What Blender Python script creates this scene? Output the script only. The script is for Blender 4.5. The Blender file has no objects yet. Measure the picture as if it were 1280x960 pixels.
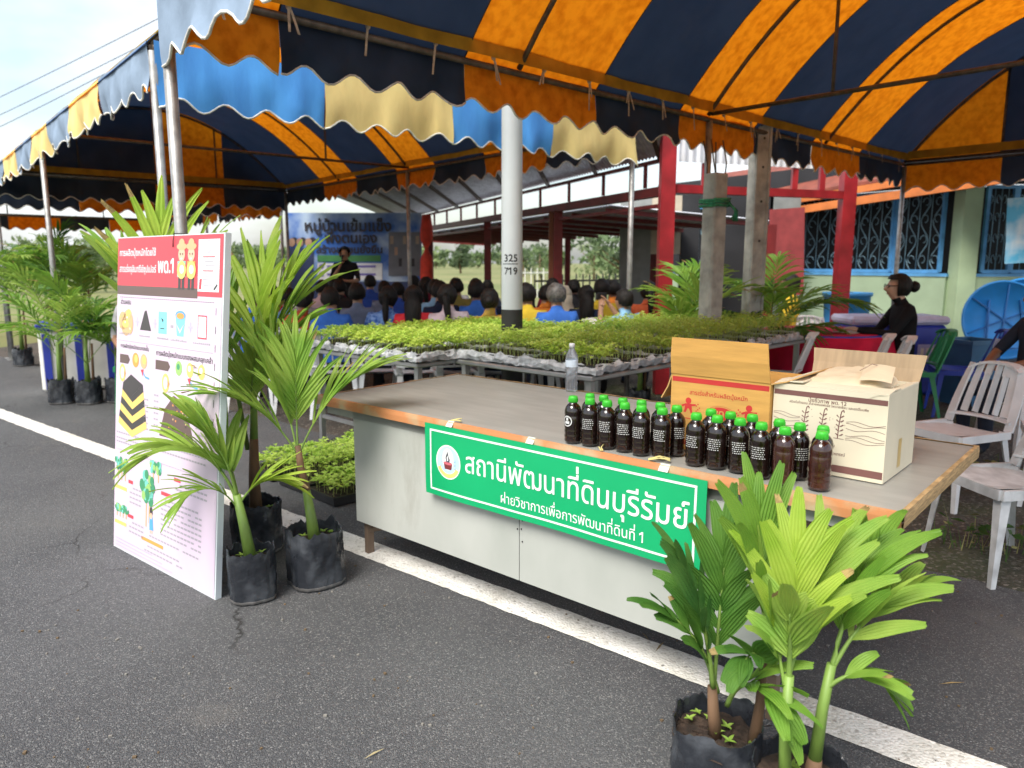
import bpy, math, random
from math import sin, cos, pi, radians, sqrt, atan2
from mathutils import Vector as V, Matrix, noise, geometry
random.seed(7)
R = random.uniform
S = bpy.context.scene
COL = S.collection

# ------------------------------------------------------------------ camera, sky, sun, exposure
F, H, HOR = 930.0, 1.4, 329.0                     # focal length in photo pixels, eye height, horizon row
PITCH = math.atan((480 - HOR) / F)
cam_d = bpy.data.cameras.new('camera'); cam = bpy.data.objects.new('camera', cam_d); COL.objects.link(cam)
cam.location = (0, 0, H); cam.rotation_euler = (pi / 2 - PITCH, 0, 0)
cam_d.sensor_width = 36; cam_d.lens = 36 * F / 1280; cam_d.clip_end = 3000; cam_d.clip_start = .05
cam_d.dof.use_dof = True; cam_d.dof.focus_distance = 2.6; cam_d.dof.aperture_fstop = 3.2
S.camera = cam
SUN_EL, SUN_ROT = radians(54), radians(215)
w = bpy.data.worlds.new('World'); S.world = w; w.use_nodes = True
nt = w.node_tree; bg = nt.nodes['Background']
sky = nt.nodes.new('ShaderNodeTexSky'); sky.sky_type = 'NISHITA'; sky.sun_disc = False
sky.sun_elevation = SUN_EL; sky.sun_rotation = SUN_ROT; sky.air_density = 1.2; sky.dust_density = 3
skm = nt.nodes.new('ShaderNodeVectorMath'); skm.operation = 'SCALE'; skm.inputs[3].default_value = 1.0
nt.links.new(sky.outputs[0], skm.inputs[0])
tcw = nt.nodes.new('ShaderNodeTexCoord'); mpw = nt.nodes.new('ShaderNodeMapping'); mpw.inputs['Scale'].default_value = (1, 1, 2.2)
nzw = nt.nodes.new('ShaderNodeTexNoise'); nzw.inputs['Scale'].default_value = 2.2; nzw.inputs['Detail'].default_value = 6
nt.links.new(tcw.outputs['Generated'], mpw.inputs[0]); nt.links.new(mpw.outputs[0], nzw.inputs[0])
crw = nt.nodes.new('ShaderNodeValToRGB'); crw.color_ramp.elements[0].position = .40; crw.color_ramp.elements[1].position = .60
crw.color_ramp.elements[0].color = (.18, .18, .18, 1); crw.color_ramp.elements[1].color = (.97, .97, .97, 1)
nt.links.new(nzw.outputs[0], crw.inputs[0])
mxw = nt.nodes.new('ShaderNodeMix'); mxw.data_type = 'RGBA'
nt.links.new(crw.outputs[0], mxw.inputs[0]); nt.links.new(skm.outputs[0], mxw.inputs[6])
mxw.inputs[7].default_value = (4.5, 4.7, 4.9, 1)    # white cloud deck in the sky texture's own units
nt.links.new(mxw.outputs[2], bg.inputs[0]); bg.inputs[1].default_value = .1
sl = bpy.data.lights.new('sun', 'SUN'); so = bpy.data.objects.new('sun', sl); COL.objects.link(so)
sl.energy = 1.7; sl.angle = radians(30); sl.color = (1, .95, .88)
so.rotation_euler = (pi / 2 - SUN_EL, 0, pi - SUN_ROT)
vs = S.view_settings; vs.view_transform = 'Standard'; vs.look = 'None'; vs.gamma = 1; vs.exposure = 1.55
S.cycles.max_bounces = 8; S.cycles.transparent_max_bounces = 12

# ------------------------------------------------------------------ helpers
def ray(x, y):
    d = ((x - 640) / F, 1.0, (480 - y) / F); c, s = cos(PITCH), sin(PITCH)
    return (d[0], c * d[1] + s * d[2], -s * d[1] + c * d[2])
def G(x, y, z=0.0):
    r = ray(x, y); t = (z - H) / r[2]; return V((r[0] * t, r[1] * t, z))
def D(x, y, Y):
    r = ray(x, y); t = Y / r[1]; return V((r[0] * t, Y, H + r[2] * t))
MATS = {}
def mat(name, col, rough=.6, metal=0, var=.12, vscale=6, bump=0, bscale=60, trans=0, tcol=None, spec=.5, coat=0, col2=None, stretch=None, edges=(.35, .65), grime=None):
    """principled material whose colour wanders between col and col2 with object-space noise"""
    if name in MATS: return MATS[name]
    m = bpy.data.materials.new(name); m.use_nodes = True; n = m.node_tree; L = n.links
    p = n.nodes['Principled BSDF']; p.inputs['Roughness'].default_value = rough; p.inputs['Metallic'].default_value = metal
    p.inputs['Specular IOR Level'].default_value = spec; p.inputs['Coat Weight'].default_value = coat
    tc = n.nodes.new('ShaderNodeTexCoord'); mp = n.nodes.new('ShaderNodeMapping'); L.new(tc.outputs['Object'], mp.inputs[0])
    if stretch: mp.inputs['Scale'].default_value = stretch
    nz = n.nodes.new('ShaderNodeTexNoise'); nz.inputs['Scale'].default_value = vscale; nz.inputs['Detail'].default_value = 5
    L.new(mp.outputs[0], nz.inputs[0])
    cr = n.nodes.new('ShaderNodeValToRGB'); e = cr.color_ramp.elements
    c2 = col2 or tuple(min(1, c * (1 + var)) for c in col); c1 = col if col2 else tuple(c * (1 - var) for c in col)
    e[0].position, e[1].position = edges; e[0].color = (*c1, 1); e[1].color = (*c2, 1)
    L.new(nz.outputs[0], cr.inputs[0]); L.new(cr.outputs[0], p.inputs['Base Color'])
    if grime:   # stains and scuffs: (noise scale, stretch, colour, start, end)
        gm = n.nodes.new('ShaderNodeMapping'); gm.inputs['Scale'].default_value = grime[1]; L.new(tc.outputs['Object'], gm.inputs[0])
        gn = n.nodes.new('ShaderNodeTexNoise'); gn.inputs['Scale'].default_value = grime[0]; gn.inputs['Detail'].default_value = 9; gn.inputs['Roughness'].default_value = .7; L.new(gm.outputs[0], gn.inputs[0])
        gr = n.nodes.new('ShaderNodeValToRGB'); gr.color_ramp.elements[0].position, gr.color_ramp.elements[1].position = grime[3], grime[4]; L.new(gn.outputs[0], gr.inputs[0])
        gx = n.nodes.new('ShaderNodeMix'); gx.data_type = 'RGBA'; L.new(gr.outputs[0], gx.inputs[0]); L.new(cr.outputs[0], gx.inputs[6]); gx.inputs[7].default_value = (*grime[2], 1); L.new(gx.outputs[2], p.inputs['Base Color'])
    if bump:
        n2 = n.nodes.new('ShaderNodeTexNoise'); n2.inputs['Scale'].default_value = bscale; n2.inputs['Detail'].default_value = 4
        b = n.nodes.new('ShaderNodeBump'); b.inputs['Strength'].default_value = bump; b.inputs['Distance'].default_value = .01
        L.new(mp.outputs[0], n2.inputs[0]); L.new(n2.outputs[0], b.inputs['Height']); L.new(b.outputs[0], p.inputs['Normal'])
    if trans:
        t = n.nodes.new('ShaderNodeBsdfTranslucent'); mx = n.nodes.new('ShaderNodeMixShader'); mx.inputs[0].default_value = trans
        if tcol: t.inputs[0].default_value = (*tcol, 1)
        else: L.new(cr.outputs[0], t.inputs[0])
        o = n.nodes['Material Output']; L.new(p.outputs[0], mx.inputs[1]); L.new(t.outputs[0], mx.inputs[2]); L.new(mx.outputs[0], o.inputs[0])
    MATS[name] = m; return m
class MB:
    def __init__(s): s.v = []; s.f = []; s.m = []; s.sm = []
    def add(s, vs, fs, mi=0, smooth=False, M=None):
        o = len(s.v); s.v += [tuple(M @ V(p)) if M else tuple(p) for p in vs]
        for f in fs: s.f.append([o + i for i in f]); s.m.append(mi); s.sm.append(smooth)
        return s
    def box(s, c, d, mi=0, M=None, bev=0):
        x, y, z = d[0] / 2, d[1] / 2, d[2] / 2; c = V(c)
        if bev:
            b = min(bev, x * .9, y * .9, z * .9); vs = []; 
            for sx in (-1, 1):
                for sy in (-1, 1):
                    for sz in (-1, 1):
                        for k in range(3):
                            e = [x - b, y - b, z - b]; e[k] += b
                            vs.append(c + V((sx * e[0], sy * e[1], sz * e[2])))
            I = lambda sx, sy, sz, k: ((sx * 2 + sy) * 2 + sz) * 3 + k
            fs = []
            for k in range(3):
                o = [j for j in range(3) if j != k]
                for sg in (0, 1):
                    q = []
                    for a, b2 in ((0, 0), (1, 0), (1, 1), (0, 1)):
                        t = [0, 0, 0]; t[k] = sg; t[o[0]] = a; t[o[1]] = b2; q.append(I(*t, k))
                    flip = (sg == 1) ^ (k == 1)
                    fs.append(q if flip else q[::-1])
                for a in (0, 1):
                    for b2 in (0, 1):
                        t0 = [0, 0, 0]; t0[o[0]] = a; t0[o[1]] = b2; t1 = t0[:]; t0[k] = 0; t1[k] = 1
                        fs.append([I(*t0, o[0]), I(*t1, o[0]), I(*t1, o[1]), I(*t0, o[1])])
            for sx in (0, 1):
                for sy in (0, 1):
                    for sz in (0, 1): fs.append([I(sx, sy, sz, 0), I(sx, sy, sz, 1), I(sx, sy, sz, 2)])
            return s.add(vs, fs, mi, False, M)
        vs = [c + V((a * x, b * y, e * z)) for a in (-1, 1) for b in (-1, 1) for e in (-1, 1)]
        return s.add(vs, [(0, 1, 3, 2), (4, 6, 7, 5), (0, 4, 5, 1), (2, 3, 7, 6), (0, 2, 6, 4), (1, 5, 7, 3)], mi, False, M)
    def tube(s, pts, rad, n=8, mi=0, cap=True, smooth=True, sq=False):
        pts = [V(p) for p in pts]; k = len(pts); rad = rad if isinstance(rad, (list, tuple)) else [rad] * k; o = len(s.v)
        up = V((0, 0, 1))
        for i, p in enumerate(pts):
            t = (pts[min(i + 1, k - 1)] - pts[max(i - 1, 0)]).normalized()
            u = up if abs(t.dot(up)) < .95 else V((1, 0, 0))
            a = t.cross(u).normalized(); b = a.cross(t)
            for j in range(n):
                th = 2 * pi * (j + (.5 if sq else 0)) / n
                q = p + (a * cos(th) + b * sin(th)) * rad[i]; s.v.append(tuple(q))
        for i in range(k - 1):
            for j in range(n):
                s.f.append([o + i * n + j, o + i * n + (j + 1) % n, o + (i + 1) * n + (j + 1) % n, o + (i + 1) * n + j]); s.m.append(mi); s.sm.append(smooth and not sq)
        if cap:
            s.f.append([o + j for j in range(n)][::-1]); s.f.append([o + (k - 1) * n + j for j in range(n)]); s.m += [mi, mi]; s.sm += [False, False]
        return s
    def bar(s, a, b, wd, ht, mi=0):
        a, b = V(a), V(b); t = (b - a).normalized(); u = V((0, 0, 1)) if abs(t.z) < .95 else V((1, 0, 0))
        x = t.cross(u).normalized() * wd / 2; y = x.cross(t).normalized() * ht / 2
        vs = [p + i * x + j * y for p in (a, b) for i, j in ((-1, -1), (1, -1), (1, 1), (-1, 1))]
        return s.add(vs, [(3, 2, 1, 0), (4, 5, 6, 7), (0, 1, 5, 4), (1, 2, 6, 5), (2, 3, 7, 6), (3, 0, 4, 7)], mi)
    def lathe(s, prof, n=20, mi=0, smooth=True, c=(0, 0, 0), wob=0, M=None):
        vs = []; fs = []; k = len(prof); seed = R(0, 99)
        for (r, z) in prof:
            for j in range(n):
                th = 2 * pi * j / n; q = r * (1 + wob * noise.noise((cos(th) * 2 + seed, sin(th) * 2, z * 14))) if wob else r
                vs.append((c[0] + q * cos(th), c[1] + q * sin(th), c[2] + z + (wob * .05 * noise.noise((cos(th) * 3, sin(th) * 3 + seed, z * 9)) if wob else 0)))
        for i in range(k - 1):
            for j in range(n): fs.append((i * n + j, i * n + (j + 1) % n, (i + 1) * n + (j + 1) % n, (i + 1) * n + j))
        return s.add(vs, fs, mi, smooth, M)
    def grid(s, fn, nu, nv, mi=0, smooth=True, M=None):
        vs = [fn(i / nu, j / nv) for j in range(nv + 1) for i in range(nu + 1)]; w = nu + 1
        return s.add(vs, [(j * w + i, j * w + i + 1, (j + 1) * w + i + 1, (j + 1) * w + i) for j in range(nv) for i in range(nu)], mi, smooth, M)
    def ball(s, c, r, nu=12, nv=8, mi=0, M=None, jit=0):
        c = V(c); r = r if isinstance(r, (tuple, list)) else (r, r, r); vs = []; sd = R(0, 50)
        for j in range(nv + 1):
            for i in range(nu):
                a, b = 2 * pi * i / nu, pi * j / nv; d = V((sin(b) * cos(a), sin(b) * sin(a), cos(b)))
                k = 1 + jit * noise.noise(d * 2.3 + V((sd, 0, 0))); vs.append(c + V((d.x * r[0], d.y * r[1], d.z * r[2])) * k)
        fs = [(j * nu + i, (j + 1) * nu + i, (j + 1) * nu + (i + 1) % nu, j * nu + (i + 1) % nu) for j in range(nv) for i in range(nu)]
        return s.add(vs, fs, mi, True, M)
    def mesh(s, name, mats):
        me = bpy.data.meshes.new(name); me.from_pydata(s.v, [], s.f)
        for m in (mats if isinstance(mats, (list, tuple)) else [mats]): me.materials.append(m)
        me.polygons.foreach_set('material_index', s.m); me.polygons.foreach_set('use_smooth', s.sm); me.update(); return me
    def build(s, name, mats, parent=None, **kw):
        return link(name, s.mesh(name, mats), parent, **kw)
def link(name, data, parent=None, loc=None, rz=None, label=None, cat=None, group=None, kind=None):
    o = bpy.data.objects.new(name, data); COL.objects.link(o)
    if parent: o.parent = parent
    if loc is not None: o.location = loc
    if rz is not None: o.rotation_euler = (0, 0, rz)
    return tag(o, label, cat, group, kind)
def tag(o, label=None, cat=None, group=None, kind=None):
    for k, v in (('label', label), ('category', cat), ('group', group), ('kind', kind)):
        if v: o[k] = v
    return o
def thing(name, label, cat, loc=(0, 0, 0), rz=0, group=None):
    return link(name, None, None, loc, rz, label, cat, group)
def copy_tree(o, parent=None):
    c = o.copy(); COL.objects.link(c)
    if parent: c.parent = parent
    for ch in KIDS(o): copy_tree(ch, c)
    return c
def KIDS(o): return [x for x in COL.objects if x.parent == o]
def dup(root, label, loc, rz=0, group=None):
    c = copy_tree(root); c.location = loc; c.rotation_euler = (0, 0, rz); c['label'] = label
    if group: c['group'] = group
    return c
def struct(mb, name, mats): return mb.build(name, mats, kind='structure')
# ---- lettering: outlines of the built-in font, tone marks lifted over upper vowels, filled contour by contour
TONES = '\u0e48\u0e49\u0e4a\u0e4b\u0e4c'; UPPER = '\u0e31\u0e34\u0e35\u0e36\u0e37\u0e47'
_cnt = {}
def splines_of(txt):
    cu = bpy.data.curves.new('t', 'FONT'); cu.body = txt; cu.size = 1; cu.resolution_u = 3
    o = bpy.data.objects.new('t', cu); COL.objects.link(o); dg = bpy.context.evaluated_depsgraph_get()
    c = o.evaluated_get(dg).to_curve(dg); out = []
    for sp in c.splines:
        P = []
        if sp.type == 'BEZIER':
            bp = sp.bezier_points; n = len(bp)
            for i in range(n):
                a, b = bp[i], bp[(i + 1) % n]
                straight = a.handle_right_type == 'VECTOR' and b.handle_left_type == 'VECTOR'
                for q in geometry.interpolate_bezier(a.co, a.handle_right, b.handle_left, b.co, 2 if straight else 5)[:-1]: P.append((q.x, q.y))
        else: P = [(q.co.x, q.co.y) for q in sp.points]
        Q = [p for i, p in enumerate(P) if (abs(p[0] - P[i - 1][0]) + abs(p[1] - P[i - 1][1])) > 1e-4]
        if len(Q) > 2: out.append(Q)
    o.evaluated_get(dg).to_curve_clear(); bpy.data.objects.remove(o); bpy.data.curves.remove(cu); return out
def area(P): return sum(P[i - 1][0] * P[i][1] - P[i][0] * P[i - 1][1] for i in range(len(P))) / 2
def inside(p, P):
    c = False
    for i in range(len(P)):
        a, b = P[i - 1], P[i]
        if (a[1] > p[1]) != (b[1] > p[1]) and p[0] < (b[0] - a[0]) * (p[1] - a[1]) / (b[1] - a[1]) + a[0]: c = not c
    return c
def text_polys(txt):
    sp = splines_of(txt); k = 0; prev = ''
    for ch in txt:
        if ch not in _cnt: _cnt[ch] = 0 if ch == ' ' else len(splines_of(ch))
        n = _cnt[ch]
        if ch in TONES and prev in UPPER:
            for q in range(k, min(k + n, len(sp))): sp[q] = [(x, y + .19) for x, y in sp[q]]
        if ch == '1' and k < len(sp):      # the built-in figure one is a bare bar: give it its flag
            xs, ys = [p[0] for p in sp[k]], [p[1] for p in sp[k]]; x1, y0, y1 = max(xs), min(ys), max(ys); w_ = min(x1 - min(xs), .1)
            sp[k] = [(x1 - w_, y0), (x1, y0), (x1, y1), (x1 - w_, y1), (x1 - w_ * 3.1, y1 - .14), (x1 - w_ * 3.1, y1 - .14 - w_ * 1.15), (x1 - w_, y1 - .13)]
        k += n; prev = ch
    ar = [area(P) for P in sp]
    ishole = [any(ar[i] * ar[j] < 0 and abs(ar[j]) > abs(ar[i]) and inside(sp[i][0], sp[j]) for j in range(len(sp)) if j != i) for i in range(len(sp))]
    outer = [P for P, h in zip(sp, ishole) if not h]; holes = [P for P, h in zip(sp, ishole) if h]
    return [(o, [h for h in holes if inside(h[0], o) and area(h) * area(o) < 0]) for o in outer]
def text_mb(txt, x0, x1, y, bold=0, mb=None, mi=0, hs=1, M=None, off=.0):
    """letters filling x0..x1 on a baseline y of the XY plane"""
    mb = mb or MB(); T = text_polys(txt); xs = [p[0] for o, _ in T for p in o]; a, b = min(xs), max(xs); k = (x1 - x0) / (b - a)
    for i, (o, hs_) in enumerate(T):
        L = [[V((x0 + (p[0] - a) * k, y + p[1] * k * hs, off + .00012 * (i % 3))) for p in P] for P in [o] + hs_]
        tri = geometry.tessellate_polygon(L); vs = [q for P in L for q in P]
        fs = []
        for t in tri:
            p, q, r = (vs[j] for j in t); fs.append(t if (q - p).cross(r - p).z > 0 else t[::-1])
        mb.add(vs, fs, mi, False, M)
        if bold:
            for P in L:
                n = len(P); e = bold * k
                for j in range(n):
                    a2, b2 = P[j - 1], P[j]; d = (b2 - a2); 
                    if d.length < 1e-6: continue
                    nrm = V((-d.y, d.x, 0)).normalized() * e; z = V((0, 0, .00006 * (1 + j % 2)))
                    mb.add([a2 - nrm + z, b2 - nrm + z, b2 + nrm + z, a2 + nrm + z], [(0, 1, 2, 3)], mi, False, M)
    return mb
ROT = Matrix.Rotation(pi / 2, 4, 'X')           # XY lettering plane -> standing XZ plane facing -Y
def TR(x, y, z): return Matrix.Translation((x, y, z))
# ------------------------------------------------------------------ materials
M_orange = mat('canvas_orange', (.60, .20, .012), .75, var=.3, vscale=15, bump=.25, bscale=25, trans=.6, spec=.15, col2=(.84, .36, .03), edges=(.25, .6), grime=(3.0, (1, 1, 1), (.26, .11, .015), .58, .78))
M_navy = mat('canvas_navy', (.034, .050, .085), .7, var=.45, vscale=3, bump=.4, bscale=14, trans=.42, tcol=(.17, .16, .16), spec=.2, grime=(2.2, (1, 1, 1), (.07, .07, .065), .55, .8))
M_cream = mat('canvas_cream', (.88, .70, .27), .8, var=.22, vscale=4, bump=.3, bscale=18, trans=.68, tcol=(1, .74, .24), spec=.1)
M_blue = mat('canvas_blue', (.09, .34, .90), .7, var=.3, vscale=4, bump=.35, bscale=16, trans=.6, tcol=(.13, .24, .48), spec=.2)
M_cream_v = mat('cream_valance', (.90, .72, .30), .8, var=.15, vscale=4, bump=.35, bscale=18, trans=.25, tcol=(1, .74, .24), spec=.1, stretch=(1, 1, .4))
M_blue_v = mat('blue_valance', (.10, .38, .95), .6, var=.2, vscale=4, bump=.4, bscale=14, trans=.2, tcol=(.13, .3, .6), spec=.3, stretch=(1, 1, .4))
M_fade = mat('canvas_faded_blue', (.36, .47, .62), .8, var=.15, vscale=5, bump=.3, bscale=18, trans=.35, tcol=(.1, .2, .35), spec=.1)
M_seam = mat('dark_seam_tape', (.06, .04, .02), .8)
M_ochre = mat('canvas_ochre', (.42, .26, .03), .8, var=.25, vscale=8, trans=.3, tcol=(.6, .33, .03), spec=.1)
M_pipe_w = mat('white_piping', (.7, .68, .62), .8, var=.25, vscale=20)
M_rag = mat('tie_cloth', (.42, .36, .26), .9, var=.3, vscale=30)
M_steel = mat('grey_pipe', (.30, .30, .29), .45, .5, var=.25, vscale=14, bump=.1)
M_steel_d = mat('dark_pipe', (.11, .085, .06), .55, .4, var=.3, vscale=20)
M_galv = mat('galvanised_sheet', (.60, .63, .65), .45, .3, var=.2, vscale=9)
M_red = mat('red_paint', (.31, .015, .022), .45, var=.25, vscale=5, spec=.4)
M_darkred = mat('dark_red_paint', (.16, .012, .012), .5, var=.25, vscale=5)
M_conc = mat('weathered_concrete', (.36, .36, .34), .85, var=.3, vscale=7, bump=.5, bscale=30)
M_polew = mat('pale_grey_pole_paint', (.44, .48, .50), .4, var=.1, vscale=4, stretch=(1, 1, .3), spec=.45)
M_black = mat('matte_black', (.012, .012, .013), .6, var=.3)
M_white = mat('white_plastic', (.72, .71, .67), .45, var=.08, vscale=6)
M_green_w = mat('sage_green_wall', (.32, .42, .28), .8, var=.08, vscale=3, bump=.15, bscale=20, grime=(1.6, (1, 1, .25), (.2, .25, .16), .55, .8))
M_green_l = mat('pale_green_pillar', (.42, .54, .33), .8, var=.08, vscale=3)
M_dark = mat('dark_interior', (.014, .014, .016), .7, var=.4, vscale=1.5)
M_bluefr = mat('blue_window_paint', (.10, .33, .62), .5, var=.15)
M_grille = mat('grille_paint', (.25, .40, .48), .5, .2, var=.2)
M_fascia = mat('orange_brown_fascia', (.55, .16, .035), .5, var=.15, vscale=4)
M_pink = mat('pale_pink_fascia', (.72, .45, .38), .6, var=.08)
M_tin = mat('white_tin_sheet', (.75, .77, .8), .45, .2, var=.08)
M_cloth_red = mat('crimson_cloth', (.62, .015, .06), .75, var=.2, vscale=5, spec=.2)

# ------------------------------------------------------------------ ground, road, field
def poly(name, pts, z, m, n=0):
    mb = MB(); mb.add([(p[0], p[1], z) for p in pts], [list(range(len(pts)))]); return struct(mb, name, m)
def ground_mat(name, c1, c2, c3, sc, bump, speck=None, rough=.9, spk=230):
    m = bpy.data.materials.new(name); m.use_nodes = True; n = m.node_tree; L = n.links; p = n.nodes['Principled BSDF']
    tc = n.nodes.new('ShaderNodeTexCoord')
    def nz(s, d=6):
        x = n.nodes.new('ShaderNodeTexNoise'); x.inputs['Scale'].default_value = s; x.inputs['Detail'].default_value = d; L.new(tc.outputs['Object'], x.inputs[0]); return x
    def ramp(src, a, b, ca, cb):
        r = n.nodes.new('ShaderNodeValToRGB'); e = r.color_ramp.elements; e[0].position, e[1].position = a, b; e[0].color = (*ca, 1); e[1].color = (*cb, 1); L.new(src, r.inputs[0]); return r
    def mix(f, a, b):
        x = n.nodes.new('ShaderNodeMix'); x.data_type = 'RGBA'; L.new(f, x.inputs[0]); L.new(a, x.inputs[6]); L.new(b, x.inputs[7]); return x.outputs[2]
    big = ramp(nz(sc).outputs[0], .38, .62, c1, c2); pat = ramp(nz(sc * .31, 8).outputs[0], .5, .62, (0, 0, 0), (1, 1, 1))
    c3n = n.nodes.new('ShaderNodeRGB'); c3n.outputs[0].default_value = (*c3, 1)
    out = mix(pat.outputs[0], big.outputs[0], c3n.outputs[0])
    if speck:
        vo = n.nodes.new('ShaderNodeTexVoronoi'); vo.inputs['Scale'].default_value = spk; L.new(tc.outputs['Object'], vo.inputs[0])
        hs = n.nodes.new('ShaderNodeSeparateColor'); L.new(vo.outputs['Color'], hs.inputs[0])
        st = ramp(hs.outputs[0], .55, .98, (0, 0, 0), (1, 1, 1)); rr = ramp(hs.outputs[1], 0, 1, speck[0], speck[1])
        out = mix(st.outputs[0], out, rr.outputs[0])
        ds = ramp(vo.outputs['Distance'], .0, .7, (1, 1, 1), (0, 0, 0)); hsrc = ds.outputs[0]
    else: hsrc = nz(60).outputs[0]
    L.new(out, p.inputs['Base Color']); p.inputs['Roughness'].default_value = rough; p.inputs['Specular IOR Level'].default_value = .35
    b = n.nodes.new('ShaderNodeBump'); b.inputs['Strength'].default_value = bump; b.inputs['Distance'].default_value = .006; L.new(hsrc, b.inputs['Height']); L.new(b.outputs[0], p.inputs['Normal'])
    return m
def crack_asphalt(m):
    n = m.node_tree; L = n.links; p = n.nodes['Principled BSDF']; src = p.inputs['Base Color'].links[0].from_socket
    tc = n.nodes.new('ShaderNodeTexCoord'); wn = n.nodes.new('ShaderNodeTexNoise'); wn.inputs['Scale'].default_value = 5; wn.inputs['Detail'].default_value = 6; L.new(tc.outputs['Object'], wn.inputs[0])
    ad = n.nodes.new('ShaderNodeMixRGB'); ad.blend_type = 'ADD'; ad.inputs[0].default_value = .22; L.new(tc.outputs['Object'], ad.inputs[1]); L.new(wn.outputs['Color'], ad.inputs[2])
    vo = n.nodes.new('ShaderNodeTexVoronoi'); vo.feature = 'DISTANCE_TO_EDGE'; vo.inputs['Scale'].default_value = .75; L.new(ad.outputs[0], vo.inputs[0])
    r = n.nodes.new('ShaderNodeValToRGB'); r.color_ramp.elements[0].position, r.color_ramp.elements[1].position = .0015, .005; r.color_ramp.elements[0].color = (1, 1, 1, 1); r.color_ramp.elements[1].color = (0, 0, 0, 1); L.new(vo.outputs['Distance'], r.inputs[0])
    mk = n.nodes.new('ShaderNodeTexNoise'); mk.inputs['Scale'].default_value = .9; L.new(tc.outputs['Object'], mk.inputs[0]); mr = n.nodes.new('ShaderNodeValToRGB'); mr.color_ramp.elements[0].position, mr.color_ramp.elements[1].position = .5, .6; L.new(mk.outputs[0], mr.inputs[0])
    mu = n.nodes.new('ShaderNodeMath'); mu.operation = 'MULTIPLY'; L.new(r.outputs[0], mu.inputs[0]); L.new(mr.outputs[0], mu.inputs[1])
    x = n.nodes.new('ShaderNodeMix'); x.data_type = 'RGBA'; L.new(mu.outputs[0], x.inputs[0]); L.new(src, x.inputs[6]); x.inputs[7].default_value = (.022, .021, .02, 1)
    st = n.nodes.new('ShaderNodeTexNoise'); st.inputs['Scale'].default_value = 1.7; st.inputs['Detail'].default_value = 8; st.inputs['Roughness'].default_value = .65; L.new(tc.outputs['Object'], st.inputs[0])
    sr = n.nodes.new('ShaderNodeValToRGB'); sr.color_ramp.elements[0].position, sr.color_ramp.elements[1].position = .58, .72; sr.color_ramp.elements[1].color = (.55, .55, .55, 1); L.new(st.outputs[0], sr.inputs[0])
    y = n.nodes.new('ShaderNodeMix'); y.data_type = 'RGBA'; L.new(sr.outputs[0], y.inputs[0]); L.new(x.outputs[2], y.inputs[6]); y.inputs[7].default_value = (.16, .152, .14, 1); L.new(y.outputs[2], p.inputs['Base Color'])
dl, nl = V((.773, -.634, 0)), V((.634, .773, 0))       # along the road and across it
P2 = lambda a, b: dl * a + nl * b
M_asph = ground_mat('asphalt', (.066, .068, .073), (.100, .102, .107), (.135, .134, .130), .8, .8, ((.04, .04, .042), (.24, .24, .235)))
crack_asphalt(M_asph)
M_soil = ground_mat('gravelly_soil', (.04, .035, .03), (.075, .062, .05), (.06, .075, .03), 2.2, 1, ((.03, .025, .02), (.22, .2, .17)), spk=70)
M_field = ground_mat('field_grass', (.15, .165, .055), (.21, .20, .08), (.11, .14, .04), .12, .6)
poly('ground', [(-1500, -300), (1500, -300), (1500, 2500), (-1500, 2500)], -.012, M_field)
poly('soil', [P2(-14, 3.2), P2(14, 3.2), P2(16, 16), P2(-22, 16)], -.006, M_soil)
eb = [P2(-60, -7), P2(40, -7)] + [P2(40 - i * .4, 3.72 + .12 * noise.noise((i * .5, 3, 0)) + .05 * noise.noise((i * 1.7, 9, 0))) for i in range(0, 250)]
poly('road', eb, 0.0, M_asph)
def line_mat():
    m = ground_mat('road_line_paint', (.60, .59, .54), (.74, .73, .69), (.55, .53, .46), 6, .5, ((.35, .33, .29), (.8, .78, .74)), .75, 90)
    n = m.node_tree; p = n.nodes['Principled BSDF']; L = n.links; src = p.inputs['Base Color'].links[0].from_socket
    tc = n.nodes.new('ShaderNodeTexCoord'); a = n.nodes.new('ShaderNodeTexNoise'); a.inputs['Scale'].default_value = 9; a.inputs['Detail'].default_value = 9; a.inputs['Roughness'].default_value = .75
    L.new(tc.outputs['Object'], a.inputs[0]); r = n.nodes.new('ShaderNodeValToRGB'); r.color_ramp.elements[0].position = .62; r.color_ramp.elements[1].position = .68; L.new(a.outputs[0], r.inputs[0])
    x = n.nodes.new('ShaderNodeMix'); x.data_type = 'RGBA'; L.new(r.outputs[0], x.inputs[0]); L.new(src, x.inputs[6]); x.inputs[7].default_value = (.09, .085, .075, 1); L.new(x.outputs[2], p.inputs['Base Color']); return m
lv = []; 
for i in range(0, 1001):
    a = -20 + i * .03; e0 = .007 * noise.noise((a * 9, 1, 0)) + .006 * noise.noise((a * 31, 5, 0)); e1 = .007 * noise.noise((a * 9, 4, 0)) + .006 * noise.noise((a * 31, 8, 0))
    lv += [P2(a, 2.18 + e0), P2(a, 2.34 + e1)]
mb = MB(); mb.add([(p.x, p.y, .004) for p in lv], [(2 * i, 2 * i + 2, 2 * i + 3, 2 * i + 1) for i in range(1000)]); struct(mb, 'road_marking', line_mat())
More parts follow.
